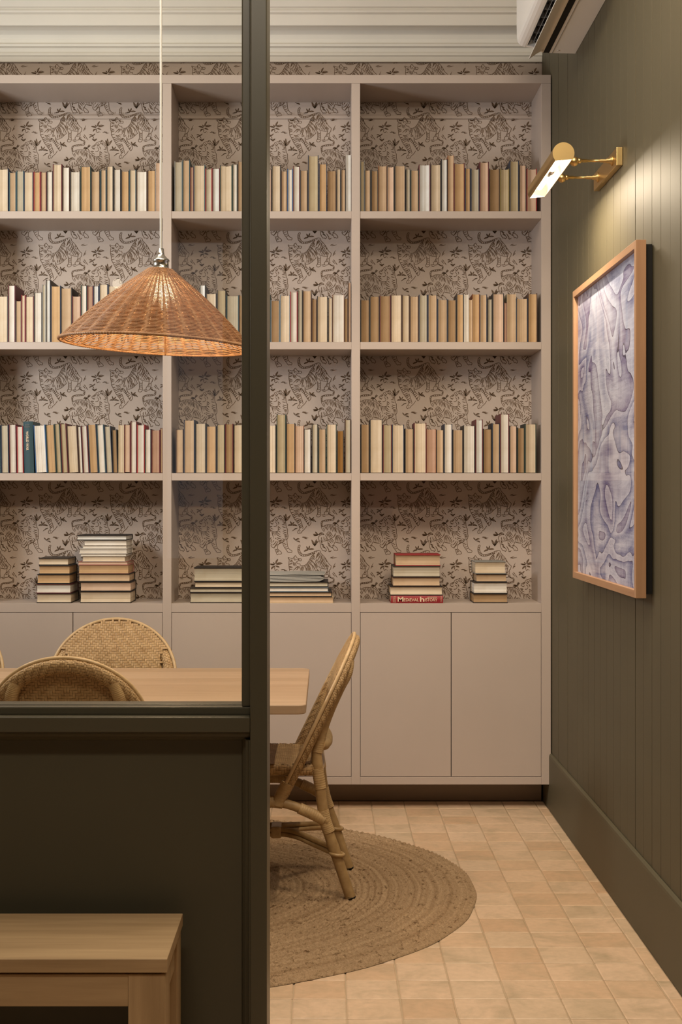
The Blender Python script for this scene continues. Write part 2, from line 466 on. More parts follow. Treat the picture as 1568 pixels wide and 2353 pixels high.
# ------------------------------------------------------------------ wallpaper drawing (flat print: thin ink lines on the wall)
T1 = """305,95 310,55 335,15 355,25 345,55 345,95 355,145 385,185 430,205 500,195 570,175 640,145 720,120 760,140 765,175
305,95 312,145 335,190 375,225 430,235 500,225 570,200 620,180 650,175
765,175 810,220 850,265 880,310 910,365 945,405 975,430 970,465 960,500 940,510 940,570 925,620 915,655 880,665 845,660 840,620 870,580 890,540 900,490 905,470
905,485 850,490 790,478 745,465 720,430
700,490 705,560 705,630 685,670 690,695 720,705 750,690 765,660 760,600 760,540 765,490
680,515 640,555 590,600 540,635 480,650 450,625 455,600
450,625 455,670 490,720 540,755
365,425 430,425 480,395 520,345 550,290 580,240 620,200 650,175
110,260 120,285 135,300 155,320
110,260 145,270 180,280 215,275 240,240 260,225 280,255 300,275 340,285 375,290 380,310 365,330 330,325 290,340 285,360 310,385 350,390 355,425
135,310 130,370 128,430 140,500 145,560 165,600 185,640 215,700 250,760 290,810 320,850 340,900 345,940 310,985 305,1020 325,1035 345,1020 370,1025 390,990 430,955 460,920 485,880
350,735 370,790 390,850 410,920 400,935
390,640 430,690 440,740 480,800 505,845 530,880 550,860 570,820 560,780 530,745
130,400 160,392 185,395|130,435 165,447 200,450|135,470 170,465 210,470|140,505 170,497 205,500|145,570 180,552 215,545|175,620 230,605|195,655 250,640|215,690 245,670 280,660|230,725 265,700 300,690|250,755 330,725|270,785 345,750
150,345 185,330 200,300|160,380 200,370|235,250 235,300 260,330|255,290 290,310|300,300 345,305|220,350 215,390 230,430|240,360 240,400 255,440|262,360 265,400 280,430|310,300 330,295|170,300 165,330|200,330 190,360
300,440 260,480 215,520|330,440 300,490 270,515|352,440 338,490|382,440 370,480 350,520|410,430 385,500 340,560|440,430 410,500 400,540 380,600|315,440 285,470
230,570 280,580 330,545|240,600 290,605 335,575|235,640 290,640 340,610|260,660 310,660 350,630|385,560 440,580|390,600 440,590|360,640 400,640|380,620 340,655
450,420 470,480 480,560|470,400 500,450 520,520 515,600|490,385 520,440 535,500|505,368 530,420 560,480 580,560|520,348 570,420|532,328 590,420 620,530|545,300 600,370|555,285 610,350 625,362|565,260 620,310|580,235 630,290 650,310|600,215 640,275|620,205 645,260|600,410 640,480 660,530|640,370 680,440 685,500|660,350 690,410 700,460|490,560 490,630|530,560 520,630|560,520 550,620|590,520 570,600|620,540 600,590|480,470 500,540|620,360 650,420 670,480|540,470 545,560
700,180 680,260 660,290|720,170 700,230 690,260|745,180 720,240|765,200 730,270 680,350|790,215 760,280|800,240 750,330 710,400|820,260 780,340 740,400|830,290 790,360 740,440|850,320 810,390 770,460|860,360 820,430 800,470|850,265 855,320|880,320 870,360|880,380 850,440 835,480|905,410 890,440 880,475|925,425 900,480|690,300 660,350|720,330 700,370|735,150 715,200|890,400 870,450
705,520 760,540|700,560 760,570|705,600 760,612|700,640 720,655|735,640 740,660|880,570 920,560|870,600 920,590|900,540 935,530
300,830 360,780|320,870 375,820|330,910 390,860|345,930 400,890|290,800 355,755|340,990 360,970|420,740 470,700|440,770 500,730|465,805 520,760|490,840 550,790|350,660 400,640|370,690 420,660|330,700 370,670|310,690 350,655|395,720 440,680|510,850 530,830
315,70 345,60|308,110 340,95|318,140 345,125|325,170 358,155|345,200 375,180|375,222 395,192|415,234 425,205|450,230 465,202|490,226 500,195|525,215 540,182|560,203 575,172|600,188 610,158|640,175 650,142|680,160 690,130"""
L1 = """!510,105 480,40|!520,100 545,30|!530,100 580,90 630,95|!515,110 470,120 430,140
!1285,390 1300,340 1330,295|!1270,395 1235,360|!1260,405 1210,400 1165,390|1265,415 1190,405|!1300,385 1360,375 1420,380|1295,405 1390,400|!1280,430 1320,440 1360,455|!1270,440 1220,460 1200,495|1270,450 1265,510|1270,520 1330,490|1340,520 1338,512
!1190,580 1160,560 1125,560|!1190,580 1240,540|!1190,590 1150,595 1130,620|1195,590 1220,640|!1180,640 1230,675 1275,640|1200,660 1240,650
955,270 1030,245|980,280 1030,270 1090,260|1010,485 1030,430 1060,370|1030,450 1060,430|1020,555 1060,610|1000,580 1050,640|1060,610 1100,665|390,1110 520,1120|400,1100 480,1105|440,1130 500,1140|780,665 850,660|800,685 865,690|1390,510 1480,500|1420,495 1500,530|1450,530 1520,525
!570,765 540,700|!570,760 630,710|!570,770 620,760 670,800|600,765 620,800|!185,860 160,790|!195,855 230,800|!190,870 150,862 110,870|!200,870 240,860 295,880|195,985 250,945 300,920|240,940 300,930
!710,1060 655,1000|!710,1065 660,1060 615,1050|!720,1060 760,1030 800,1020|!700,1070 620,1080|!265,1170 220,1120|!265,1170 300,1140 340,1140|!280,1180 330,1190 345,1210"""
T2 = """560,110 540,160 600,190 640,190 660,230 655,280 640,310 560,325 460,340 380,340 350,375 350,440 365,490
530,120 520,150 560,185 610,205 635,225 630,270 600,290 500,300 400,315 340,340 320,380 325,450 335,510 360,560 400,610
370,490 400,460 450,440 520,430 600,435 680,450 740,480 800,520 860,570 930,610 980,610 1035,600 1045,540 1045,470
890,390 860,400 840,370 850,345 900,310 940,290 950,260 1000,235 1060,215 1090,195 1120,200 1130,230 1160,250 1190,290 1225,340 1240,380 1245,450 1260,510 1285,550 1285,640 1300,720 1280,800 1230,820
860,400 900,415 920,370|930,480 980,475 1010,440 1000,390 960,380|960,290 1000,330 970,350|990,270 1030,300 1000,340|1030,350 1060,390 1050,430|900,330 950,310|870,360 930,330|1090,195 1085,225 1110,230
1080,260 1100,300|1060,240 1060,290|1110,250 1130,300|1140,270 1110,320|1170,290 1140,330|1200,320 1160,360|1225,350 1170,390|1230,380 1180,410|1140,430 1190,430 1235,445|1150,480 1200,495 1245,495|1170,560 1220,580 1280,560|1160,600 1220,630 1280,615|1170,650 1230,680 1290,660|1200,710 1290,700|1210,740 1290,730|1215,770 1280,770
1055,480 1110,540|1050,540 1090,560|1060,590 1110,630|985,640 1020,690 1080,730 1130,720|1010,620 1060,670 1100,680|1000,600 990,640|1010,755 1060,780 1130,775|970,770 1000,800|1020,800 1050,830
1230,820 1270,830 1275,900 1290,980 1310,1030 1350,1075 1390,1090 1400,1120 1380,1150 1350,1135 1320,1150 1290,1130 1260,1085 1240,1060 1200,1000 1170,930 1170,860 1210,790
1180,920 1240,900|1200,960 1260,930|1220,1010 1280,990|1250,1050 1310,1030
1160,780 1210,830 1160,880 1080,920 1000,960 950,1010 930,1030 870,990 860,950 880,930
1050,850 1150,810|1060,880 1170,830|1065,910 1150,870|1000,850 940,930 880,960|1040,860 980,960 930,1020
1040,950 1030,1040 1070,1090 1120,1130 1130,1170 1090,1190 1060,1180 1020,1200 990,1130 960,1050|980,1070 1040,1060|1000,1110 1060,1090|1010,1140 1070,1120
680,870 740,890 820,905 860,920
400,690 350,680 300,700 260,740 250,780 260,810 280,850 300,920 310,1000 340,1060 370,1100 400,1090 430,1120 450,1090|330,870 350,940 400,1000 450,1060 460,1100
360,850 420,850 480,830 540,800 610,770 650,740 690,690
500,830 500,900 520,970 580,1010 610,1020 640,960 680,870|600,970 640,960 690,990 740,1040 750,1080 720,1100 690,1080 660,1090 640,1040 600,1020
410,470 450,550|440,450 480,550 500,570|480,440 510,540|520,440 560,520 570,590|560,440 600,540 620,620|600,445 640,540 660,610|640,460 680,560 710,640|690,470 700,560 740,650|730,500 740,580|770,520 780,600 790,680|810,560 810,640 840,700|840,560 860,620|880,600 900,680 930,790|910,610 920,680|960,620 960,720|380,510 420,600
430,690 480,790 490,820|460,650 510,760|480,620 540,740 560,780|510,600 570,720 600,760|540,600 640,740|740,690 690,770 680,850|770,690 720,770 700,860|800,700 750,790 740,880|830,730 790,800 780,890|870,750 830,820 820,900|880,800 860,860 890,910|940,830 900,880|700,650 660,720
340,750 330,800 360,840|390,740 400,800 430,840|440,780 460,840|360,640 400,690|!320,830 350,890|!330,930 400,960|!360,990 430,1030|460,980 510,1060 530,1110
520,830 560,880 600,920|510,900 560,950|550,800 600,860 640,890|590,790 650,870|520,950 580,990
345,350 370,370|320,400 350,410|322,440 352,450|400,315 410,340|450,308 465,338|500,300 515,332|550,295 565,325|635,240 660,250|630,270 655,280|560,185 570,150|330,480 360,470
!730,380 770,300|!740,370 800,320|!720,385 640,370|!720,395 620,400|!730,390 660,440|735,400 760,450 800,490|!810,470 890,480|830,500 920,550
!150,970 80,820|!150,975 205,810|!160,980 200,890 260,850|150,960 90,900|540,1130 510,1100|540,1130 590,1090
!1240,330 1190,190|!1240,335 1240,150|!1245,340 1290,270 1360,190"""
def parse(txt, ox, oy, sc):
    out = []
    for line in txt.split('\n'):
        for s in line.split('|'):
            wd = 1.0
            if s[0] == '!': wd = 1.5; s = s[1:]
            p = [tuple(float(a) for a in w.split(',')) for w in s.split()]
            pts = [Vector((ox + a/sc, oy + b/sc, 0)) for a, b in p]
            out.append((wd, pts))
    return out
STROKES = parse(T1, 900, 820, 8.711) + parse(L1, 900, 820, 8.711) + parse(T2, 960, 880, 11.2)
rr = random.Random(11)
SM = []; LEAF = []
STROKES.append(None)
queue = list(STROKES)
for item in queue:
    if item is None:
        queue.extend((0.99, p) for p in LEAF); continue
    wd, pts = item
    if wd > 1:
        d = pts[-1] - pts[0]; w = Vector((-d.y, d.x, 0))*0.13; mid = pts[len(pts)//2] if len(pts) > 2 else (pts[0]+pts[1])/2
        LEAF.append([pts[0], mid + w, pts[-1]]); LEAF.append([pts[0], mid - w*0.8, pts[-1]])
        if d.length > 8: LEAF.append([pts[0] + d*0.15, mid + w*0.15, pts[-1] - d*0.2])
        continue
    c = cat(pts, 4) if len(pts) > 2 else cat([pts[0], (pts[0]+pts[1])/2 + Vector((rr.uniform(-.4,.4), rr.uniform(-.4,.4), 0)), pts[1]], 3)
    n = len(c); L, R = [], []
    long_ = len(pts) > 4 or wd == 0.99
    for i in range(n):
        t = (c[min(i+1,n-1)] - c[max(i-1,0)]).normalized(); nn = Vector((-t.y, t.x, 0))
        u = i/(n-1)
        w = 0.70*wd*(0.75 if long_ else 0.35 + 0.75*math.sin(PI*min(1, u*1.1+0.05)))
        L.append(c[i]+nn*w); R.append(c[i]-nn*w)
    SM.append((L, R))
ink = MB()
PXT, PYT = 163.2, 143.6
def paper(x0, x1, y0, y1, ox, oy):
    for i in range(-8, 6):
        for j in range(-7, 6):
            dx, dy = ox + i*PXT, oy + j*PYT
            if 900+dx+240 < x0 or 890+dx > x1 or 820+dy+180 < y0 or 815+dy > y1: continue
            for L, R in SM:
                vs = []; ok = []
                for a, b in zip(L, R):
                    mx, my = (a.x+b.x)/2+dx, (a.y+b.y)/2+dy
                    ok.append(x0 <= mx <= x1 and y0 <= my <= y1)
                    for w in (a, b):
                        z = Zp(w.y+dy, YB)
                        off = 0.0012 if z > 0.985 else 0.0072
                        if 3.16 < z < 3.195: off = 0.0122
                        vs.append((X(w.x+dx, YB), YB-off, z))
                fs = [(2*k, 2*k+1, 2*k+3, 2*k+2) for k in range(len(L)-1) if ok[k] and ok[k+1]]
                if fs: ink.add(vs, fs)
paper(819, 1242, 200, 1400, 0, 0)
paper(384, 819, 200, 1400, -250.6+PXT, 0)
paper(-60, 384, 200, 1400, -660.5+4*PXT, 0)
paper(-60, 1240, 144, 180, 17.5, 20)
stuff(ink.build('wallpaper_print', M['ink'], wall_back))

# ------------------------------------------------------------------ bookcase
bc = thing('bookcase', 'tall beige built-in bookcase with cupboard doors below, filling the back wall', 'bookcase', (0, YF, 0))
def bpart(name, x0, x1, y0, y1, z0, z1, c=0.0012, mat='beige'):
    m = MB(); m.box(x0, x1, y0-YF, y1-YF, z0, z1, 0, c)
    return m.build(name, M[mat], bc)
UP = [(-2.423,-2.384), (-1.577,-1.538), (-0.731,-0.692), (0.1128,0.1517), (0.962,1.0045)]
ZS = [(0.881,0.920), (1.470,1.503), (2.056,2.0883), (2.641,2.6736), (3.245,3.282)]
for a, b in UP: bpart('upright', a, b, YF, YB-0.002, 0.111, 3.2445)
bpart('top_board', UP[0][0], 1.0045, YF, YB-0.002, 3.245, 3.282)
for k in range(4):
    x0, x1 = UP[k][1], UP[k+1][0]
    for a, b in ZS[:4]:
        rec = 0.0005 if a < 0.9 else 0.002
        bpart('shelf', x0+0.0002, x1-0.0002, YF+rec, YB-0.013, a, b)
    bpart('bottom_rail', x0+0.0002, x1-0.0002, YF+0.0005, YF+0.28, 0.111, 0.145)
    bpart('door_gap_shade', x0+0.001, x1-0.001, YF+0.03, YF+0.04, 0.146, 0.879, 0, 'black')  # black sheet close behind the doors, stands in for shade in their gaps
    mid = (x0+x1)/2 + 0.002; g = 0.0016
    for a, b in ((x0+g, mid-g), (mid+g, x1-g)):
        bpart('door', a, b, YF+0.0005, YF+0.019, 0.1475, 0.8785)
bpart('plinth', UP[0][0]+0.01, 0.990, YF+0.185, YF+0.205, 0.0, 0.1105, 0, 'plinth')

# ------------------------------------------------------------------ books
ORD = ['zeroth','first','second','third','fourth','fifth','sixth','seventh','eighth','ninth','tenth','eleventh','twelfth','thirteenth','fourteenth','fifteenth',
       'sixteenth','seventeenth','eighteenth','nineteenth','twentieth','twenty-first','twenty-second','twenty-third','twenty-fourth']
def book_meshes(t, d, h, seed, spine_front=False, lying=False, soft=False):
    """cover (two boards and a spine) and pages, thickness t, depth d, height h; origin at front lower left"""
    r = random.Random(seed)
    bt = min(0.0036 if not soft else 0.0012, t*0.16)
    cv = MB()
    cv.box(0, bt, 0, d, 0, h); cv.box(t-bt, t, 0, d, 0, h)
    # rounded spine
    ys, sg = (d, 1) if not spine_front else (0, -1)
    bul = min(0.006, t*0.14); n = 5
    outer = [(t*i/n, ys + sg*(bul*math.sin(PI*i/n))) for i in range(n+1)]
    inner = [(x, y - sg*bt*1.1) for x, y in outer]
    pl = outer + inner[::-1]
    if not spine_front: pl = pl[::-1]
    cv.prism(pl, 2, 0, h)
    pg = MB(); e = 0.0032; n = 6
    con = min(0.006, t*0.12)
    f0 = 0.0025; b0 = d - bt*1.3
    if spine_front: f0, b0 = bt*1.3, d-0.003
    xs = [bt + (t-2*bt)*i/n for i in range(n+1)]
    fr = [(x, f0 + (0 if spine_front else con*math.sin(PI*i/n))) for i, x in enumerate(xs)]
    poly = fr + [(t-bt, b0), (bt, b0)]
    pg.prism(poly, 2, e*0.6, h-e)
    out = []
    off = r.uniform(0, 50)
    for nm, m in (('cover', cv), ('pages', pg)):
        co = m.v
        if lying:
            co = [(z, y, x) for x, y, z in m.v]
            fs = [f[::-1] for f in m.f]
        else: fs = m.f
        me = bpy.data.meshes.new(nm); me.from_pydata(co, [], fs)
        if nm == 'pages':
            at = me.attributes.new('sheet', 'FLOAT', 'POINT')
            at.data.foreach_set('value', [v[0]+off for v in m.v])
        out.append(me)
    return out
SEED = [0]
def book(t, d, h, page, cover, loc, lab, group, lean=0.0, lying=False, yaw=0.0, **kw):
    SEED[0] += 1
    a, b = book_meshes(t, d, h, SEED[0], lying=lying, **kw)
    e = thing('book', lab, 'book', loc, (0, lean, yaw), group)
    a.materials.append(CM[cover]); b.materials.append(PM[page])
    link('cover', a, e); link('pages', b, e)
    return e
YBK = YF + 0.012                                # fore-edges stand just behind the shelf lip
def row(ox, sc, items, shelf, x_lim, where, start, suffix, group, zs):
    """items: (left, right, top, pages, cover[, shift of the top]) read off the photograph in px of a crop"""
    px_prev = x_lim[0]
    zt = ZS[zs][1] + 0.0004
    n = 0
    for it in items:
        l, rgt, top, page, cover = it[:5]
        lean_px = it[5] if len(it) > 5 else 0
        flag = it[6] if len(it) > 6 else ''
        x0 = X(ox + l/sc, YBK); x1 = X(ox + rgt/sc, YBK)
        x0 = max(x0, px_prev + 0.0006); x1 = min(x1, x_lim[1])
        ht = Zp(shelf[1] + top/sc, YBK) - zt
        n += 1
        lean = math.atan((lean_px/sc*YBK/F)/0.215)
        dep = min(0.20, ht*0.70) + 0.01*((n*7) % 5)/5
        thick = (x1-x0)*math.cos(lean)
        if lean: thick -= 0.0010
        size = 'thick ' if thick > 0.046 else ('thin ' if thick < 0.021 else '')
        tall = 'tall ' if ht > 0.245 else ''
        lab = f"{tall}{size}{PAGES[page][1]}-edged book in {COVERS[cover][1]} cover, {ORD[n]} {where}, {suffix}"
        if len(lab.split()) > 16: lab = lab[len(tall + size):]
        if flag == 'ww':
            lab = 'dark teal book with spine facing out reading WORLD WAR, third shelf of left bay'
        e = book(thick, dep, ht, page, cover, (x0, YBK + 0.001*((n*5) % 4), zt + (0.002 if flag == 'up' else 0)), lab, group, lean,
                 spine_front=(flag == 'ww'), soft=(cover in ('cream','white','pale','rust')))
        if flag == 'ww': WW.append((e, thick, ht))
        px_prev = x1
WW = []
A, B_, C_ = 3.733, 3.409, 3.564
LIML, LIMM, LIMR = (-1.537, -0.733), (-0.690, 0.111), (0.153, 0.960)
w = 'cream white tan orange'.split()
row(0, A, [(-30,72,213,'cream','navy'),(78,138,243,'tan','teal'),(140,203,230,'grey','teal'),(205,285,240,'cream','navy'),(288,346,240,'orange','red'),(348,398,240,'tan','maroon'),
  (400,452,235,'white','dark'),(453,532,175,'cream','maroon'),(536,598,198,'white','brown'),(602,688,235,'white','dark'),(690,778,192,'orange','green'),(782,858,233,'tan','dark'),
  (862,912,222,'tan','teal'),(914,972,190,'cream','dark'),(975,1036,215,'white','black'),(1040,1108,232,'orange','dark'),(1110,1168,222,'cream','teal'),(1170,1262,233,'white','brown'),
  (1265,1334,225,'orange','brown'),(1336,1395,160,'pink','white')], (0,330), LIML, "from photo's left edge", 0, 'top shelf, left bay', 'books on the top shelf of the left bay', 3)
row(380, B_, [(72,132,138,'grey','grey'),(134,192,125,'tan','teal'),(194,221,178,'rosy','maroon'),(222,312,165,'cream','teal'),(314,367,195,'grey','red'),(368,427,190,'blue','maroon'),
  (428,524,168,'cream','green'),(526,566,160,'white','green'),(568,640,135,'tan','brown')], (0,330), LIMM, 'from the left upright', 0, 'top shelf, middle bay', 'books on the top shelf of the middle bay', 3)
row(380, B_, [(760,832,200,'pink','brown'),(834,905,168,'cream','dark'),(908,956,210,'tan','brown'),(957,1000,198,'white','blue'),(1001,1055,175,'white','maroon'),(1056,1116,205,'tan','dark'),
  (1118,1201,90,'khaki','navy'),(1204,1266,155,'orange','navy'),(1270,1340,208,'brown','brown'),(1342,1374,195,'cream','dark'),(1376,1414,198,'tan','dark'),(1417,1460,82,'blue','pale')],
  (0,330), (X(380+640/B_,YBK), LIMM[1]), 'right of the post', 0, 'top shelf, middle bay', 'books on the top shelf of the middle bay', 3)
row(810, B_, [(62,95,135,'khaki','grey'),(97,144,203,'tan','dark'),(147,203,208,'brown','black'),(205,268,170,'tan','rust'),(270,329,178,'pink','dark'),(332,416,168,'tan','dark'),(420,455,195,'grey','dark'),
  (457,520,205,'tan','green'),(522,611,162,'blue','maroon'),(613,695,160,'cream','dark'),(697,747,120,'blue','black'),(750,794,88,'tan','rust'),(797,881,152,'orange','maroon'),(884,927,190,'orange','navy'),
  (930,996,195,'grey','navy'),(998,1070,142,'pink','maroon'),(1074,1155,195,'brown','brown'),(1157,1231,195,'khaki','olive'),(1234,1306,132,'khaki','navy'),(1308,1364,165,'pink','dark'),(1366,1446,195,'pink','red')],
  (0,330), LIMR, 'from the left', 0, 'top shelf, right bay', 'books on the top shelf of the right bay', 3)
row(0, A, [(-40,68,222,'cream','dark'),(70,130,130,'white','maroon'),(132,183,262,'tan','dark'),(184,216,215,'cream','red'),(218,290,225,'cream','maroon'),(292,360,192,'white','dark'),(361,393,125,'grey','grey'),
  (394,433,85,'blue','dark'),(435,520,135,'orange','navy'),(522,616,152,'tan','dark'),(618,693,222,'pink','maroon'),(695,746,132,'white','green'),(748,799,138,'rosy','maroon'),(800,848,135,'blue','navy'),
  (850,926,120,'cream','navy'),(928,1046,135,'cream','navy'),(1048,1096,125,'white','navy'),(1098,1146,125,'white','navy'),(1150,1215,85,'khaki','dark')], (0,620), LIML, "from photo's left edge", 0,
  'second shelf, left bay', 'books on the second shelf of the left bay', 2)
row(400, C_, [(150,207,195,'tan','dark'),(210,259,122,'blue','dark'),(262,348,190,'cream','dark'),(352,426,165,'khaki','dark'),(430,531,208,'grey','teal'),(533,610,205,'tan','brown')], (0,620), LIMM,
  'from the left upright', 0, 'second shelf, middle bay', 'books on the second shelf of the middle bay', 2)
row(400, C_, [(740,790,200,'khaki','green'),(792,866,248,'brown','slate'),(868,951,205,'cream','slate'),(952,1012,178,'white','red'),(1014,1054,165,'grey','dark'),(1056,1127,168,'tan','brown'),(1129,1170,235,'brown','brown'),
  (1172,1261,215,'cream','dark'),(1264,1299,228,'cream','dark'),(1300,1394,200,'white','rust'),(1396,1425,230,'brown','brown'),(1428,1460,100,'pink','brown')], (0,620), (X(400+640/C_,YBK), LIMM[1]),
  'right of the post', 0, 'second shelf, middle bay', 'books on the second shelf of the middle bay', 2)
row(810, B_, [(60,135,198,'brown','dark'),(137,213,170,'brown','dark'),(215,300,165,'brown','maroon'),(302,388,160,'cream','brown'),(390,449,162,'cream','brown'),(451,520,170,'tan','brown'),(522,590,160,'grey','navy'),
  (592,666,160,'tan','navy'),(668,746,195,'tan','navy'),(748,815,198,'brown','dark'),(818,874,155,'orange','dark'),(876,912,155,'white','white'),(913,941,195,'tan','cream'),(943,996,152,'orange','rust'),
  (998,1057,158,'tan','navy'),(1060,1097,192,'grey','dark'),(1100,1188,150,'pink','dark'),(1190,1212,220,'rosy','maroon'),(1213,1282,150,'tan','cream'),(1284,1375,188,'tan','navy'),(1378,1450,150,'orange','brown')],
  (0,630), LIMR, 'from the left', 0, 'second shelf, right bay', 'books on the second shelf of the right bay', 2)
row(0, A, [(-40,8,215,'white','teal',-6),(12,78,210,'grey','navy',-6),(82,144,205,'white','maroon',-6),(148,204,222,'white','red',-6),(210,294,182,'cream','teal',-10,'ww'),(306,408,212,'white','blue',-20),
  (410,485,208,'orange','green',-20),(487,534,200,'khaki','green',-20),(536,588,198,'khaki','maroon',-20),(590,680,215,'cream','brown',-20),(682,714,222,'white','brown',-20),(716,768,218,'white','maroon',-20),
  (770,846,205,'orange','navy',-20),(848,911,208,'white','teal',-20),(913,969,220,'grey','navy',-20),(971,1014,250,'brown','dark',-12),(1016,1064,208,'cream','cream'),(1066,1119,210,'pink','maroon',0,'up'),
  (1120,1173,180,'white','maroon'),(1176,1241,208,'white','red'),(1244,1297,245,'white','dark'),(1300,1373,252,'rosy','maroon'),(1376,1400,235,'tan','maroon')], (0,920), LIML, "from photo's left edge", 0,
  'third shelf, left bay', 'books on the third shelf of the left bay', 1)
row(380, B_, [(82,142,225,'tan','brown'),(145,230,152,'tan','navy'),(236,318,178,'cream','dark'),(322,400,200,'orange','dark'),(404,467,188,'khaki','dark'),(470,532,182,'brown','maroon'),(536,640,190,'cream','dark')],
  (0,920), LIMM, 'from the left upright', 0, 'third shelf, middle bay', 'books on the third shelf of the middle bay', 1)
row(380, B_, [(770,869,192,'cream','dark'),(872,945,108,'khaki','green'),(948,1018,178,'orange','dark'),(1020,1084,195,'pink','rust'),(1086,1143,222,'white','dark'),(1148,1198,185,'grey','black'),(1200,1261,222,'tan','green'),
  (1264,1343,185,'cream','green'),(1346,1400,235,'gold','dark'),(1408,1462,148,'grey','brown')], (0,920), (X(380+645/B_,YBK), LIMM[1]), 'right of the post', 0, 'third shelf, middle bay', 'books on the third shelf of the middle bay', 1)
row(810, B_, [(66,135,185,'brown','dark'),(138,237,148,'cream','dark'),(240,310,190,'khaki','maroon'),(312,406,190,'cream','navy'),(412,481,220,'tan','dark'),(484,581,175,'cream','maroon'),(583,656,222,'rosy','rust'),
  (658,717,228,'tan','dark'),(719,784,185,'white','navy'),(787,868,228,'tan','dark'),(871,962,195,'white','dark'),(965,1023,150,'blue','maroon'),(1026,1093,222,'brown','black'),(1096,1156,180,'tan','navy'),
  (1159,1229,105,'white','maroon'),(1231,1290,198,'pink','dark'),(1294,1351,212,'brown','green'),(1354,1442,182,'cream','green')], (0,920), LIMR, 'from the left', 0, 'third shelf, right bay',
  'books on the third shelf of the right bay', 1)

# lying stacks on the counter
def stack(ox, oy, sc, base, items, where, group, yfront):
    z = ZS[0][1] + 0.0004; n = 0; tot = len(items); out = []
    for it in items:
        l, rgt, top, bot, page, cover, dep = it[:7]
        t = (bot-top)/sc*yfront/F
        n += 1
        pos = 'topmost' if n == tot else ('lowest' if n == 1 else ORD[n] + ' from bottom')
        lab = it[7] if len(it) > 7 else f"{PAGES[page][1]}-edged lying book in {COVERS[cover][1]} cover, {pos} of {where}"
        x0, x1 = X(ox + l/sc, yfront), X(ox + rgt/sc, yfront)
        e = book(t-0.0004, dep, x1-x0, page, cover, (x0, yfront + 0.002*((n*3) % 4), z), lab, group, lying=True,
                 spine_front=(len(it) > 8), soft=(cover in ('white','rose','cream')))
        out.append((e, t, x1-x0)); z += t
    return out
yf = YF + 0.02
stack(0, 1200, A, 695, [(312,610,612,695,'cream','dark',.20),(312,605,530,612,'white','maroon',.20),(318,600,447,530,'orange','black',.18),(334,600,371,447,'orange','dark',.19),(330,585,308,371,'cream','dark',.19)],
  'the short left stack', 'short stack of books in the left bay', yf)
stack(0, 1200, A, 692, [(686,1122,592,692,'cream','dark',.17),(688,1125,510,592,'pink','black',.17),(675,1115,438,510,'tan','black',.17),(674,1105,363,438,'orange','rose',.17),(668,1095,335,363,'pink','rose',.19),
  (705,1075,289,335,'cream','white',.18),(690,1085,267,289,'white','white',.18),(678,1092,222,267,'white','white',.18),(706,1088,196,222,'white','white',.18),(720,1088,154,196,'white','white',.18),(660,1087,108,154,'blue','black',.20)],
  'the tall left stack', 'tall stack of books in the left bay', yf)
stack(400, 1260, C_, 442, [(132,580,355,442,'grey','dark',.22),(130,575,317,355,'grey','dark',.22),(170,580,266,317,'cream','dark',.20),(163,590,150,266,'grey','black',.20)],
  'stack left of the post', 'stack of large books left of the post', yf)
M2 = stack(400, 1260, C_, 450, [(660,1308,400,450,'tan','cream',.24),(700,1294,358,400,'tan','black',.24),(690,1266,318,358,'white','slate',.24),(650,1264,275,318,'grey','black',.24)],
  'flat stack by the post', 'flat stack of large books right of the post', yf)
MH = stack(810, 1240, B_, 494, [(303,712,434,494,'cream','red',.19,'red book with spine out reading Medieval History, lowest of the stack in right bay',1),(297,708,362,434,'cream','black',.20),
  (318,690,290,362,'tan','brown',.19),(320,690,203,290,'grey','dark',.20),(340,692,113,203,'tan','red',.18)], 'the five-book stack', 'five-book stack in the right bay', yf)
stack(810, 1240, B_, 494, [(950,1220,420,494,'brown','dark',.16),(952,1218,330,420,'white','dark',.16),(972,1212,264,330,'tan','black',.15),(962,1203,168,264,'cream','grey',.16)],
  'the four-book stack', 'four-book stack in the right bay', yf)
# folded magazines on the flat stack
zt = ZS[0][1] + 0.0004 + sum(t for e, t, l in M2)
def magazine(name, lab, x0, x1, z, th, dep, folds, mat):
    m = MB(); n = 24
    for k in range(folds):
        a0, a1 = z + th*k/folds, z + th*(k+0.85)/folds
        top = []; bot = []
        for i in range(n+1):
            u = i/n; x = x0 + (x1-x0-0.004*abs(k-folds/2))*u
            pinch = 1 - max(0, (u-0.93)/0.07)**2*0.55*(1 if folds > 1 else 0)
            mid = z + th/2; wv = 0.0008*math.sin(9*u + k*1.7)
            top.append((x, mid + (a1-mid)*pinch + wv)); bot.append((x, mid + (a0-mid)*pinch + wv))
        m.prism(bot + top[::-1], 1, yf + 0.001*k, yf + dep)
    o = m.build(name, mat)
    o['label'] = lab; o['category'] = 'magazine'; o['group'] = 'magazines on the flat stack'
magazine('magazine', 'grey magazine with fanned rounded page folds, lying beneath the topmost newsprint one', X(400+660/C_, yf), X(400+1234/C_, yf), zt+0.0004, 0.0262, 0.20, 5, M['news'])
magazine('magazine', 'dark grey newsprint magazine lying topmost on the flat stack right of the post', X(400+650/C_, yf), X(400+1240/C_, yf), zt+0.0285, 0.0105, 0.20, 2, M['news'])

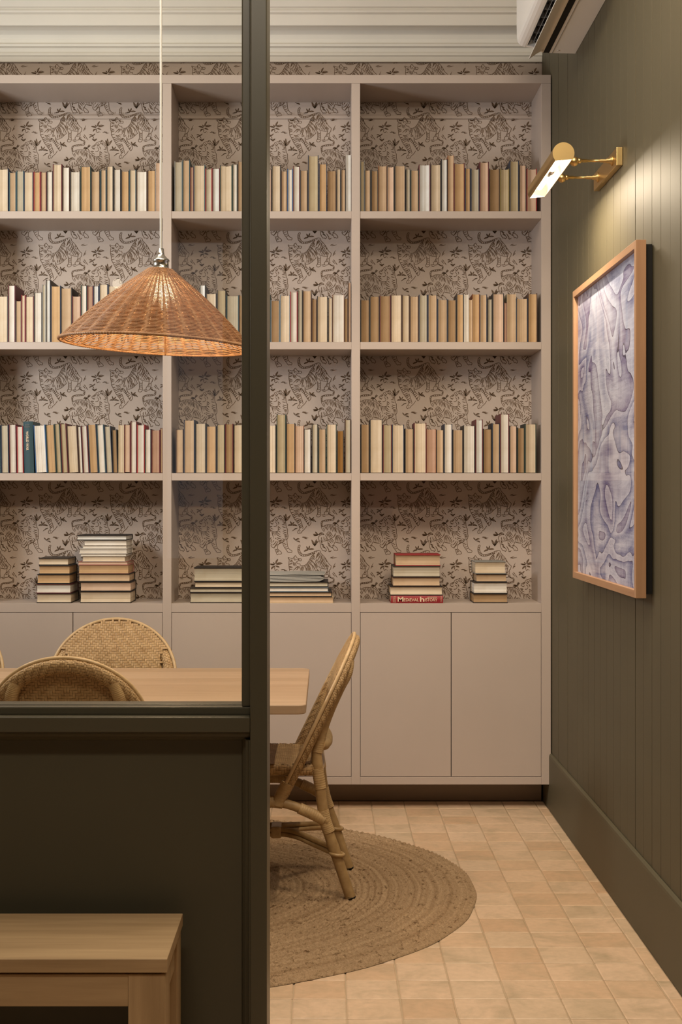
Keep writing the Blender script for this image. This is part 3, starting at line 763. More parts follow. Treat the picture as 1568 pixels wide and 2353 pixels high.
# lettering on the two spines that face out
def text(body, size, mat, parent, loc, rot, width=None, bold=0.0):
    cu = bpy.data.curves.new('lettering', 'FONT'); cu.body = body; cu.size = size
    cu.align_x = 'CENTER'; cu.align_y = 'CENTER'; cu.extrude = 0.0002; cu.offset = bold; cu.resolution_u = 3
    o = bpy.data.objects.new('tmp', cu); COL.objects.link(o)
    dg = bpy.context.evaluated_depsgraph_get(); dg.update()
    me = bpy.data.meshes.new_from_object(o.evaluated_get(dg))
    bpy.data.objects.remove(o)
    me.materials.clear(); me.materials.append(mat)
    xs = [v.co.x for v in me.vertices]; ys = [v.co.y for v in me.vertices]
    cx, cy = (min(xs)+max(xs))/2, (min(ys)+max(ys))/2
    k = width/(max(xs)-min(xs)) if width else 1.0
    for v in me.vertices: v.co.x = (v.co.x-cx)*k; v.co.y -= cy
    t = link('lettering', me, parent, loc); t.rotation_euler = rot
    return t
e, t, h = WW[0]
F90 = PI/2
yb = -min(0.006, t*0.14) - 0.0006
text('WORLD WAR', 0.0150, M['title'], e, (t*0.40, yb, h*0.625), (F90, F90, 0), h*0.37, 0.0003)
text('THE SECOND', 0.0056, M['title_dim'], e, (t*0.58, yb, h*0.625), (F90, F90, 0), h*0.22)
text('JOHN', 0.0076, M['title_dim'], e, (t*0.44, yb, h*0.93), (F90, 0, 0), t*0.42)
text('KEEGAN', 0.0076, M['title_dim'], e, (t*0.44, yb, h*0.895), (F90, 0, 0), t*0.55)
e, t, L = MH[0]
yb = -min(0.006, t*0.14) - 0.0006
def mh(s, size, u, v, wd, rot=0.0, bold=0.0): text(s, size, M['title'], e, (L*u, yb + (0.0006 if rot else 0), t*v), (F90, -rot, 0), wd, bold)
mh('M', 0.0300, 0.184, 0.50, L*0.108, bold=0.0005); mh('EDIEVAL', 0.0195, 0.390, 0.43, L*0.285, bold=0.0001)
mh('h', 0.0310, 0.598, 0.50, L*0.085, bold=0.0006); mh('ISTORY', 0.0195, 0.770, 0.43, L*0.235, bold=0.0001)
mh('SECOND EDITION', 0.0050, 0.79, 0.76, L*0.18, bold=0.0002)
mh('NORMAN F.', 0.0055, 0.045, 0.5, t*0.78, F90); mh('CANTOR', 0.0080, 0.078, 0.5, t*0.82, F90)
mh('MACMILLAN', 0.0055, 0.962, 0.55, t*0.8, F90)
# ------------------------------------------------------------------ glazed partition
PY = 3.23
PT = 0.170
pa = thing('glazed_partition', 'dark olive timber partition with a large glass pane above a solid panel', 'partition', (0, PY, 0))
def pp(name, x0, x1, y0, y1, z0, z1, c=0.0015, mat='olive_dark'):
    m = MB(); m.box(x0, x1, y0, y1, z0, z1, 0, c)
    return m.build(name, M[mat], pa)
PX0 = XL + 0.002
xr, xm = X(614, PY), X(575, PY)
xi = X(555.5, PY+0.035)
pp('post', xm, xr, 0, PT, 0, ZC-0.002, 0.003)
pp('glazing_stop', xi, xm-0.0003, 0.035, 0.064, 0.913, ZC-0.1, 0.003)
pp('glazing_stop', xi, xm-0.0003, 0.078, 0.11, 0.913, ZC-0.1, 0.003)
zr1, zr0 = Zp(1648, PY), Zp(1683, PY)
pp('rail', PX0, xm-0.0003, 0, PT, zr0, zr1, 0.003)
zs = Zp(1624.5, PY+0.035)
pp('glazing_stop', PX0, xm-0.0003, 0.035, 0.064, zr1+0.0002, zs, 0.003)
pp('glazing_stop', PX0, xm-0.0003, 0.078, 0.13, zr1+0.0002, zs, 0.003)
pp('header', PX0, xm-0.0003, 0, PT, ZC-0.1, ZC-0.002, 0.003)
m = MB(); m.box(PX0, xm-0.0006, 0.068, 0.074, zr1+0.001, ZC-0.101)
m.build('glass_pane', M['glass'], pa)
# panel with a stepped moulding
pp('panel', PX0, xm-0.0003, 0.050, 0.12, 0.0, zr0-0.0002, 0)
m = MB()
mo = [(0.050,0.0),(0.040,0.004),(0.034,0.010),(0.034,0.013),(0.022,0.013),(0.018,0.019),(0.012,0.022),(0.012,0.026),(0.050,0.026)]
w0 = 0.026
m.prism([(a, zr0 - 0.0004 - w0 + b) for a, b in mo][::-1], 0, PX0, xm-0.001)
m.build('moulding', M['olive_dark'], pa)
m = MB()
m.prism([(xm - 0.0005 - 0.022 + b*0.85, a) for a, b in mo], 2, 0.0, zr0-0.02)
m.build('moulding', M['olive_dark'], pa)

# ------------------------------------------------------------------ bench in front of the partition
bn = thing('bench', 'solid oak bench with square legs, standing against the olive partition panel', 'bench', (0, 2.893, 0))
bx = -0.3265; bl = -1.75; D = 0.318
def bpt(name, x0, x1, y0, y1, z0, z1, mat='bench', c=0.002):
    m = MB(); m.box(x0-bx, x1-bx, y0, y1, z0, z1, 0, c)
    o = m.build(name, M[mat], bn, (bx, 0, 0)); return o
bpt('top', bl, bx, 0, D, 0.4215, 0.450)
LW = 0.077
for x0, x1 in ((bx-0.004-LW, bx-0.004), (bl+0.004, bl+0.004+LW)):
    for y0 in (0.006, D-0.006-LW):
        bpt('leg', x0, x1, y0, y0+LW, 0, 0.4165, 'bench_leg')
bpt('apron', bl+0.004+LW, bx-0.004-LW, 0.007, 0.032, 0.350, 0.4165)
bpt('apron', bl+0.004+LW, bx-0.004-LW, D-0.032, D-0.007, 0.350, 0.4165)
for x1 in (bx-0.010, bl+0.004+0.03):
    bpt('side_rail', x1-0.025, x1, 0.006+LW, D-0.006-LW, 0.350, 0.4165)
bpt('groove_shade', bl+0.02, bx-0.012, 0.014, D-0.014, 0.4165, 0.4215, 'black', 0)  # black filler, shadow of the groove under the top put into its colour

# ------------------------------------------------------------------ table
TZ = 0.745
tY0, tY1, tX1, tX0 = 4.42, 5.37, -0.0635, -2.10
tb = thing('dining_table', 'long pale oak dining table with rounded corners, on the round rug', 'table', ((tX0+tX1)/2, (tY0+tY1)/2, 0))
hx, hy = (tX1-tX0)/2, (tY1-tY0)/2
def rrect(hx, hy, r, n=8):
    p = []
    for cx, cy, a0 in ((hx-r, hy-r, 0), (-hx+r, hy-r, 90), (-hx+r, -hy+r, 180), (hx-r, -hy+r, 270)):
        for i in range(n+1):
            a = math.radians(a0 + 90*i/n); p.append((cx+r*math.cos(a), cy+r*math.sin(a)))
    return p
m = MB()
layers = [(TZ-0.030, 0.003), (TZ-0.027, 0), (TZ-0.003, 0), (TZ-0.0008, 0.0012), (TZ, 0.003)]
rings = [[(x, y, z) for x, y in rrect(hx-i, hy-i, 0.03)] for z, i in layers]
n = len(rings[0])
m.add([v for rg in rings for v in rg], [(k*n+i, k*n+(i+1) % n, (k+1)*n+(i+1) % n, (k+1)*n+i) for k in range(len(rings)-1) for i in range(n)])
m.add(rings[0], [tuple(range(n-1, -1, -1))]); m.add(rings[-1], [tuple(range(n))])
m.build('tabletop', M['table'], tb)
for sx in (-0.45, 0.302):
    m = MB(); m.box(sx-0.05, sx+0.05, -0.05, 0.05, 0.05, TZ-0.065, 0, 0.004)
    m.box(sx-0.05, sx+0.05, -0.30, 0.30, 0.0135, 0.05, 0, 0.004); m.box(sx-0.04, sx+0.04, -0.36, 0.36, TZ-0.065, TZ-0.0302, 0, 0.003)
    m.build('pedestal', M['table'], tb)

# ------------------------------------------------------------------ round jute rug (ridged rings, braided along the rings)
def rug():
    cx, cy, R = RUG
    pitch = 0.0235; nr = int(R/pitch); sub = 6
    rs = [0.004 + (R-0.004)*i/(nr*sub) for i in range(nr*sub+1)]
    fine = [math.radians(a) for a in np.linspace(-80, 80, 900)]
    coarse = [math.radians(a) for a in np.linspace(80, 280, 60)][1:-1]
    ang = np.array(fine + coarse); na = len(ang)
    Rr = np.array(rs)[:, None]; Aa = ang[None, :]
    rng = np.random.RandomState(4)
    ring = Rr/pitch
    k = np.floor(ring - 1e-6); u = ring - k
    wob = 0.004*np.sin(Aa*3.0+1) + 0.003*np.sin(Aa*7.0+Rr*5) + 0.0016*np.sin(Aa*23 + Rr*9)
    Re = Rr + wob*np.minimum(1, Rr/0.5)
    s = Aa*np.maximum(Rr, 0.05)
    ph = rng.rand(nr+2)[k.astype(int)]*6.28
    br = 0.5 + 0.5*np.cos(s*2*PI/0.030 + ph + np.sign(u-0.5)*1.57 + (u-0.5)*7.0)
    prof = np.abs(np.sin(u*PI))**0.5
    z = 0.0020 + 0.0085*prof*(0.30 + 0.70*br)
    z = z + 0.0007*rng.randn(*z.shape)*prof
    z[-1, :] = 0.0005
    x = Re*np.cos(Aa); y = Re*np.sin(Aa)
    co = np.stack([x, y, z], -1).reshape(-1, 3)
    i = np.arange(len(rs)-1)[:, None]; j = np.arange(na)[None, :]; j2 = (j+1) % na
    q = np.stack([i*na+j, (i+1)*na+j, (i+1)*na+j2, i*na+j2], -1).reshape(-1, 4)
    me = bpy.data.meshes.new('round_rug')
    me.vertices.add(len(co)); me.vertices.foreach_set('co', co.ravel())
    me.loops.add(q.size); me.loops.foreach_set('vertex_index', q.ravel().astype(np.int32))
    me.polygons.add(len(q)); me.polygons.foreach_set('loop_start', np.arange(0, q.size, 4, dtype=np.int32))
    me.polygons.foreach_set('loop_total', np.full(len(q), 4, dtype=np.int32))
    me.update(calc_edges=True); me.validate()
    at = me.attributes.new('ring', 'FLOAT', 'POINT')
    at.data.foreach_set('value', (np.broadcast_to(ring, z.shape)).ravel().astype(np.float32))
    me.materials.append(M['jute'])
    me.polygons.foreach_set('use_smooth', np.ones(len(q), dtype=bool))
    o = link('round_rug', me, None, (cx, cy, 0.0004))
    o['label'] = 'round braided jute rug under the table and chairs on the tiled floor'; o['category'] = 'rug'
rug()

# ------------------------------------------------------------------ rattan chairs
def twill(m, S, nu, nv, h, mirror=True, keep=None, mi=0, closed_u=False):
    """2/2 twill of flat strands over a surface S(u,v)->(pos,normal); u in [0,nu], v in [0,nv]; each visible float is one small bulged strip"""
    c = nu//2
    WS = ((0.05, 0.2), (0.27, 1.0), (0.5, 0.15), (0.73, 1.0), (0.95, 0.2)) if mirror else ((0.06, 0.25), (0.5, 1.0), (0.94, 0.25))
    for i in range(nu):
        for j in range(nv):
            ii = (i-c if i >= c else c-1-i) if mirror else i
            k = (ii + j) % 4
            seam = mirror and i == c and k == 1
            if k == 0 or seam: hor = True
            elif k == 2: hor = False
            else: continue
            sgn = 1 if (not mirror or i >= c) else -1
            if keep and not keep(i+0.5, j+0.5): continue
            vs = []
            for a, (t, hh) in enumerate(((-0.12, -0.35), (0.35, 1.0), (1.65, 1.0), (2.12, -0.35))):
                for b, (w, g) in enumerate(WS):
                    if hor: u = (i + t - (1 if seam else 0)) if sgn > 0 else (i + 1 - t); v = j + w
                    else: u = i + w; v = j + t
                    if not closed_u: u = min(max(u, 0), nu)
                    p, nr = S(u, v)
                    vs.append(tuple(p + nr*(h*(hh*0.75 + g*0.5 - 0.2))))
            nb = len(WS)
            f = [(a*nb+b, a*nb+b+1, (a+1)*nb+b+1, (a+1)*nb+b) for a in range(3) for b in range(nb-1)]
            m.add(vs, f, mi, True)

HA, HW, HL = 0.25, 0.250, 0.615                 # hoop: length to the widest point, half width, full length down the slope
def hoop_hw(s):
    if s < HA: return HW*math.sqrt(max(0, 1-((HA-s)/HA)**2))
    u = (s-HA)/(HL-HA); return HW - 0.035*u*u
def hoop_yz(s): return (-0.270 + 0.270*s/HL, 0.893 - 0.553*s/HL)
def panel_y(z):
    K = [(0.42,-0.128),(0.50,-0.132),(0.57,-0.150),(0.647,-0.178),(0.767,-0.230),(0.895,-0.268)]
    for (a, ya), (b, yb_) in zip(K, K[1:]):
        if z <= b: return ya + (yb_-ya)*(z-a)/(b-a)
    return K[-1][1]
def rattan_chair_meshes():
    out = []                                   # (name, mesh builder, materials, children)
    # outer hoop centre line
    th = [PI/2*i/22 for i in range(23)]
    side = [(HW*math.sin(a), HA-HA*math.cos(a)) for a in th]
    side += [(hoop_hw(s), s) for s in np.linspace(HA, HL, 18)[1:]]
    path = [(-x, s) for x, s in side[::-1]] + side[1:]
    def to3(x, s, inset=0.0, back=0.0):
        y, z = hoop_yz(s); nx, ny, nz = 0, -0.553/HL, -0.270/HL     # slope-plane normal (backwards)
        return Vector((x, y + ny*back, z + nz*back))
    P3 = [to3(x, s) for x, s in path]
    m = MB(); m.tube(P3, 0.0068, 8); out.append(('hoop_edge', m, 'cane_pale', []))
    # woven band inside the outer hoop
    n = len(path)
    ctr = []
    for i in range(n):
        a, b = path[max(i-1, 0)], path[min(i+1, n-1)]
        t = Vector((b[0]-a[0], b[1]-a[1], 0)).normalized()
        nn = Vector((-t.y, t.x, 0))
        if nn.x*path[i][0] > 0 or (abs(path[i][0]) < 0.02 and nn.y < 0): nn = -nn
        ctr.append((path[i][0] + nn.x*0.024, path[i][1] + nn.y*0.024, t, nn))
    core = MB()
    L = [0]
    for i in range(1, n): L.append(L[-1] + (P3[i]-P3[i-1]).length)
    tot = L[-1]
    def frame(d):
        d = min(max(d, 0), tot)
        i = max(k for k in range(n) if L[k] <= d + 1e-9); i = min(i, n-2)
        f = (d-L[i])/(L[i+1]-L[i])
        a, b = ctr[i], ctr[i+1]
        c = (a[0]*(1-f)+b[0]*f, a[1]*(1-f)+b[1]*f)
        nn = (a[3]*(1-f)+b[3]*f).normalized()
        return c, nn
    bk = Vector((0, -0.553/HL, -0.270/HL)).normalized(); dn = Vector((0, 0.270/HL, -0.553/HL)).normalized()
    nu = 2*int(tot/0.0075/2); nv = 16
    cache = {}
    def Sb(u, v, r1=0.0225, r2=0.0150):
        key = round(u, 2)
        if key not in cache: cache[key] = frame(u/nu*tot)
        c, nn = cache[key]
        a = 2*PI*v/nv
        inw = Vector((nn.x, 0, 0)) + dn*nn.y
        base = to3(c[0], c[1]) + bk*0.013
        nr = (inw*math.cos(a)/r1 + bk*math.sin(a)/r2).normalized()
        return base + inw*(r1*math.cos(a)) + bk*(r2*math.sin(a)), nr
    m = MB()
    twill(m, Sb, nu, nv, 0.0021, True)
    NU, NV = 120, 14
    vs = [tuple(Sb(i*nu/NU, k*nv/NV, 0.0215, 0.0140)[0]) for i in range(NU+1) for k in range(NV)]
    m.add(vs, [(i*NV+k, i*NV+(k+1) % NV, (i+1)*NV+(k+1) % NV, (i+1)*NV+k) for i in range(NU) for k in range(NV)], 1, True)
    out.append(('woven_band', m, ('weave', 'weave_under'), 'stuff'))
    # back panel
    PWD, z0, z1 = 0.188, 0.440, 0.893
    cs = 0.0088; PWX = 0.238; nu2 = 2*int(PWX/cs); nv2 = int((z1-z0)/cs)
    def inside(x, z, marg):
        s = (0.893-z)*HL/0.553
        if s < 0: return False
        lim = PWD if z < 0.772 else PWD + 0.05*min(1, (z-0.772)/0.02)
        return abs(x) < hoop_hw(max(0, s-marg)) - marg*0.5 and abs(x) < lim and s > marg*0.5
    def pos(x, z, off):
        s = (0.893-z)*HL/0.553
        k = min(1, max(0, (0.80-z)/0.20)); k = k*k*(3-2*k)
        y = (hoop_yz(s)[0] + 0.004)*(1-k) + (panel_y(z) + 0.012)*k
        y -= 0.018*max(0, 1-(x/PWD)**2)*k
        return Vector((x, y + off, z))
    for sgn, nm in ((1, 'back_weave'), (-1, 'back_weave')):
        m = MB()
        def Sp(u, v, sgn=sgn):
            x = (u/nu2*2-1)*PWX*sgn; z = z0 + (z1-z0)*v/nv2
            return pos(x, z, sgn*0.0022), Vector((0, sgn*0.955, sgn*0.29))
        twill(m, Sp, nu2, nv2, 0.0022, True, lambda i, j: inside((i/nu2*2-1)*PWX, z0+(z1-z0)*j/nv2, 0.006))
        # backing sheet
        GX, GZ = 72, 60; vs = []; fs = []
        for a in range(GX+1):
            for b in range(GZ+1): vs.append(tuple(pos((a/GX*2-1)*PWX, z0+(z1-z0)*b/GZ, sgn*0.0008)))
        for a in range(GX):
            for b in range(GZ):
                if inside(((a+.5)/GX*2-1)*PWX, z0+(z1-z0)*(b+.5)/GZ, 0.006):
                    f = (a*(GZ+1)+b, (a+1)*(GZ+1)+b, (a+1)*(GZ+1)+b+1, a*(GZ+1)+b+1)
                    fs.append(f if sgn < 0 else f[::-1])
        m.add(vs, fs, 1, True)
        out.append((nm, m, ('weave', 'weave_under'), 'stuff'))
    # seat: woven top and rounded woven edge
    sw, sd, sz = 0.205, 0.185, 0.462; sy = 0.045
    cs = 0.0068; nsu = 2*int(sw/cs); nsv = int(2*sd/cs)
    sp = rrect(sw, sd, 0.06, 8)
    def in_seat(x, y):
        dx, dy = abs(x)-(sw-0.06), abs(y)-(sd-0.06)
        if dx <= 0 or dy <= 0: return abs(x) < sw-0.004 and abs(y) < sd-0.004
        return dx*dx+dy*dy < 0.056**2
    m = MB()
    def Ss(u, v):
        x = (u/nsu*2-1)*sw; y = (v/nsv*2-1)*sd
        return Vector((x, y+sy, sz - 0.008*(1-(x/sw)**2)*(1-(y/sd)**2))), Vector((0, 0, 1))
    twill(m, Ss, nsu, nsv, 0.0014, False, lambda i, j: in_seat((i/nsu*2-1)*sw, (j/nsv*2-1)*sd))
    m.add([(x*0.99, y*0.99+sy, sz-0.010) for x, y in sp], [tuple(range(len(sp)))], 1)
    m.add([(x, y+sy, sz-0.036) for x, y in sp], [tuple(range(len(sp)-1, -1, -1))], 1)
    out.append(('seat', m, ('weave', 'weave_under'), []))
    m = MB()
    per = cat([(x, y, 0) for x, y in sp], 3, True); npp = len(per)
    LL = [0]
    for i in range(npp): LL.append(LL[-1] + (per[(i+1) % npp]-per[i]).length)
    nu3 = 4*int(LL[-1]/0.0095/4); nv3 = 6
    def Se(u, v):
        d = (u/nu3*LL[-1]) % LL[-1]
        i = 0
        lo, hi = 0, npp-1
        while lo < hi:
            mid = (lo+hi+1)//2
            if LL[mid] <= d: lo = mid
            else: hi = mid-1
        i = lo; f = (d-LL[i])/max(1e-9, LL[i+1]-LL[i])
        p = per[i].lerp(per[(i+1) % npp], f)
        t = (per[(i+1) % npp]-per[i]).normalized(); o = Vector((t.y, -t.x, 0))
        a = PI*0.5 - PI*v/nv3
        nr = o*math.cos(a) + Vector((0, 0, math.sin(a)))
        return Vector((p.x, p.y+sy, sz-0.019)) + o*(0.014*math.cos(a)-0.004) + Vector((0, 0, 0.019*math.sin(a))), nr
    twill(m, Se, nu3, nv3, 0.0019, False, closed_u=True)
    NU = 96
    vs = [tuple(Se(i*nu3/NU, k)[0] - Se(i*nu3/NU, k)[1]*0.0008) for i in range(NU) for k in range(nv3+1)]
    m.add(vs, [(i*(nv3+1)+k, i*(nv3+1)+k+1, ((i+1) % NU)*(nv3+1)+k+1, ((i+1) % NU)*(nv3+1)+k) for i in range(NU) for k in range(nv3)], 1, True)
    out.append(('seat_edge', m, ('weave', 'weave_under'), 'stuff'))
    # legs
    def ridged(m, pts, r, turns, n=10):
        turns *= 1.6
        c = cat(pts, max(2, int(turns*4/(len(pts)-1))))
        k = len(c)
        m.tube(c, [r*(0.985 + 0.045*abs(math.sin(PI*turns*i/(k-1)))) for i in range(k)], n)
    def node_r(r, nodes):
        def f(t):
            b = 0
            for q in nodes: b += 0.0016*math.exp(-((t-q)/0.012)**2)
            return r + b
        return f
    for sx in (-1, 1):
        rp = [(0.194,-0.252,0.0),(0.193,-0.205,0.14),(0.192,-0.163,0.27),(0.190,-0.144,0.406),(0.184,-0.135,0.50),(0.177,-0.152,0.575),(0.173,-0.178,0.647),(0.171,-0.212,0.722),(0.166,-0.238,0.772),(0.150,-0.245,0.815)]
        rp = [(sx*x, y, z) for x, y, z in rp]
        m = MB(); m.tube(cat(rp, 7), node_r(0.0188, (0.14, 0.40)), 12)
        ch = []
        w = MB(); ridged(w, rp[4:], 0.0215, 32); ch.append(('binding', w, 'binding'))
        w = MB(); ridged(w, [(sx*0.1905,-0.148,0.375),(sx*0.190,-0.143,0.41),(sx*0.190,-0.138,0.445)], 0.0207, 6); ch.append(('binding', w, 'binding'))
        w = MB(); ridged(w, [(sx*0.192,-0.178,0.225),(sx*0.192,-0.165,0.262),(sx*0.191,-0.156,0.30)], 0.0215, 8); ch.append(('binding', w, 'binding'))
        w = MB(); ring = [(sx*0.193 + 0.0235*math.cos(a), -0.205 + 0.0235*math.sin(a), 0.150 + 0.003*math.sin(a)) for a in np.linspace(0, 2*PI, 20, endpoint=False)]
        w.tube(ring, 0.0062, 7, closed=True); ch.append(('ring', w, 'cane'))
        w = MB(); w.lathe([(0.0, 0.0), (0.0185, 0.0), (0.0192, 0.004), (0.0, 0.004)], (rp[0][0], rp[0][1]+0.0005, -0.0008), n=12); ch.append(('foot_cap', w, 'black'))
        out.append(('leg', m, 'cane', ch))
        fp = [(sx*0.205, 0.255, 0.0), (sx*0.198, 0.232, 0.2), (sx*0.188, 0.205, 0.445)]
        m = MB(); m.tube(cat(fp, 8), node_r(0.0185, (0.3, 0.7)), 12)
        w = MB(); ridged(w, [(sx*0.1975, 0.230, 0.22), (sx*0.196, 0.225, 0.26), (sx*0.194, 0.221, 0.30)], 0.0212, 8)
        out.append(('leg', m, 'cane', [('binding', w, 'binding')]))
        # side arch and the wrapped joint where the hoop meets it
        ap = [(sx*0.198, -0.172, 0.262), (sx*0.204, -0.10, 0.300), (sx*0.208, -0.03, 0.326), (sx*0.209, 0.04, 0.334), (sx*0.208, 0.12, 0.315), (sx*0.202, 0.215, 0.262)]
        m = MB(); m.tube(cat(ap, 6), 0.0162, 10)
        w = MB(); ridged(w, [(sx*0.2145, -0.035, 0.40), (sx*0.2140, -0.012, 0.358), (sx*0.212, 0.000, 0.325)], 0.0215, 9)
        w2 = MB(); ridged(w2, [(sx*0.2055, -0.075, 0.311), (sx*0.203, -0.118, 0.291), (sx*0.198, -0.160, 0.268)], 0.0195, 8)
        w3 = MB(); ridged(w3, [(sx*0.209, -0.018, 0.329), (sx*0.2095, 0.012, 0.333), (sx*0.2095, 0.045, 0.333)], 0.0200, 6)
        out.append(('side_arch', m, 'cane', [('binding', w, 'binding'), ('binding', w2, 'binding'), ('binding', w3, 'binding')]))
        # lower stretcher bowing in to the centre
        bp_ = [(sx*0.185,-0.186,0.152),(sx*0.13,-0.13,0.163),(sx*0.06,-0.06,0.176),(sx*0.034,0.01,0.180),(sx*0.06,0.08,0.176),(sx*0.14,0.17,0.160),(sx*0.19,0.222,0.150)]
        m = MB(); m.tube(cat(bp_, 7), 0.0085, 8)
        m2 = MB(); b2 = [(x*0.97, y, z+0.017) for x, y, z in bp_[:-1]] + [bp_[-1]]
        m2.tube(cat(b2, 6), 0.0095, 8)
        out.append(('stretcher', m, 'cane', []))
        out.append(('stretcher', m2, 'cane', []))
    m = MB(); c = cat([(0.17,-0.182,0.158),(0.09,-0.110,0.172),(0.03,-0.052,0.180),(0,-0.040,0.182),(-0.03,-0.052,0.180),(-0.09,-0.110,0.172),(-0.17,-0.182,0.158)], 7)
    m.tube(c, 0.0072, 8); out.append(('rear_brace', m, 'cane', []))
    m = MB(); m.box(-0.046, 0.046, -0.008, 0.030, 0.166, 0.208, 0, 0.008); out.append(('centre_binding', m, 'binding', []))
    m = MB(); ridged(m, [(0.185,-0.142,0.530),(0.12,-0.160,0.520),(0.0,-0.168,0.516),(-0.12,-0.160,0.520),(-0.185,-0.142,0.530)], 0.0235, 60, 10)
    out.append(('rear_rail', m, 'binding', []))
    m = MB()
    for pts in ([(0.188,-0.145,0.435),(0,-0.150,0.430),(-0.188,-0.145,0.435)], [(0.19,0.208,0.43),(0,0.212,0.425),(-0.19,0.208,0.43)]):
        m.tube(cat(pts, 5), 0.014, 8)
    for sx in (-1, 1): m.tube([(sx*0.188,-0.14,0.432),(sx*0.188,0.205,0.43)], 0.013, 8)
    out.append(('seat_rail', m, 'cane', []))
    return out

CH_DEF = rattan_chair_meshes()
def mats_of(k): return [M[a] for a in k] if isinstance(k, tuple) else M[k]
def first_chair():
    root = thing('rattan_chair', '', 'chair', group='rattan chairs around the table')
    for nm, m, mt, ch in CH_DEF:
        o = m.build(nm, mats_of(mt), root)
        if ch == 'stuff': stuff(o); continue
        for cn, cm, cmt in ch: cm.build(cn, M[cmt], o)
    return root
def copy_tree(o, parent=None):
    c = o.copy(); COL.objects.link(c); c.parent = parent
    for k in list(o.children): copy_tree(k, c)
    return c
proto = first_chair()
for i, (x, y, rz, lab) in enumerate((
        (-0.168, 5.075, PI/2, 'rattan chair seen side-on at the right end of the table, beside the post'),
        (-0.846, 5.415, PI, 'rattan chair behind the table, facing the viewer, herringbone back before the cupboard doors'),
        (-0.805, 4.585, 0.0, 'nearest rattan chair, its rounded back to the viewer behind the glass'),
        (-1.535, 5.435, PI, 'rattan chair behind the table, cut off by the left photo edge'))):
    o = proto if i == 0 else copy_tree(proto)
    o.location = (x, y, 0.0116); o.rotation_euler = (0, 0, rz); o['label'] = lab

# ------------------------------------------------------------------ wicker pendant lamp
LX, LY = X(370, 4.9), 4.9
pl = thing('pendant_lamp', 'conical brown wicker pendant lamp hanging over the table, seen through the glass', 'lamp', (LX, LY, 0))
zap = Zp(619, LY)                                # top of the shade
tilt = Matrix.Translation((0, 0, zap+0.03)) @ Matrix.Rotation(math.radians(3.0), 4, 'Y') @ Matrix.Translation((0, 0, -zap-0.03))
def T(p): return tuple(tilt @ Vector(p))
R0, R1, HS = 0.040, 0.335, 0.262
NRIB = 30
def cone(u, a, off=0.0):
    r = R0 + (R1-R0)*u + 0.010*math.sin(PI*u)
    z = zap - HS*u + 0.004*math.sin(PI*u)
    sl = math.hypot(R1-R0, HS)
    return Vector(((r + off*HS/sl)*math.cos(a), (r + off*HS/sl)*math.sin(a), z + off*(R1-R0)/sl))
m = MB(); rows = 104; seg = NRIB*4
rr = random.Random(5)
for k in range(rows):
    u = (k+0.4)/rows; pts = []
    hasrib = 1 if True else 0
    for i in range(seg):
        a = 2*PI*i/seg
        off = 0.0030*math.cos(NRIB*a/2 + (PI if k % 2 else 0)) if u > 0.22 else 0.0022*math.cos(NRIB*a/2 + (PI if k % 2 else 0))
        p = cone(u + rr.uniform(-1, 1)*0.0011, a, off)
        pts.append(T(p))
    m.tube(pts, 0.00178 + 0.0003*rr.random(), 5, closed=True)
sh_ = m.build('woven_shade', M['wicker'], pl); stuff(sh_)
for k in range(NRIB):
    a = 2*PI*(k+0.5)/NRIB + PI/NRIB
    m = MB(); m.tube([T(cone(u, a)) for u in np.linspace(0.0, 1.0, 9)], 0.0024, 5)
    m.build('rib', M['wicker'], pl)
m = MB(); m.tube([T(cone(1.0, 2*PI*i/96)) for i in range(96)], 0.0052, 7, closed=True)
for i in range(0, 190):
    a = 2*PI*i/190; c = Vector(T(cone(1.0, a))); c2 = Vector(T(cone(1.0, a+0.02)))
    m.tube([c + (c2-c)*t + Vector((0,0,0)) for t in (0.15, 0.5, 0.85)], [0.0054, 0.0064, 0.0054], 7)
m.build('rim', M['wicker'], pl)
for k in range(4):
    a = PI/2*k - PI/2 + 0.02
    m = MB(); m.tube([T(cone(u, a, -0.0065)) for u in (0.02, 0.5, 0.985)], 0.0028, 6); m.build('strut', M['wicker'], pl)
m = MB()
m.lathe([(0.0,0.060),(0.010,0.060),(0.012,0.040),(0.014,0.036),(0.019,0.030),(0.026,0.024),(0.030,0.020),(0.030,0.015),(0.0275,0.013),(0.0275,-0.006),(0.030,-0.009),(0.030,-0.014),(0.022,-0.016),(0.022,-0.055),(0.0,-0.055)], (0, 0, zap+0.012))
m.build('lamp_holder', M['chrome'], pl)
m = MB(); m.tube([(0,0,zap+0.070), (0,0,zap+0.5), (0,0,ZC-0.002)], 0.0042, 8); m.build('cord', M['cord'], pl)
m = MB(); m.lathe([(0.010,-0.045),(0.012,-0.055),(0.022,-0.078),(0.030,-0.100),(0.030,-0.112),(0.022,-0.132),(0.010,-0.140),(0.0,-0.142)], (0, 0, zap), n=20)
m.build('bulb', M['bulb'], pl)
d = bpy.data.lights.new('pendant_glow', 'POINT'); d.energy = 12; d.color = (1.0, 0.74, 0.45); d.shadow_soft_size = 0.03
lo = bpy.data.objects.new('pendant_glow', d); COL.objects.link(lo); lo.location = (0, 0, zap-0.165); lo.parent = pl

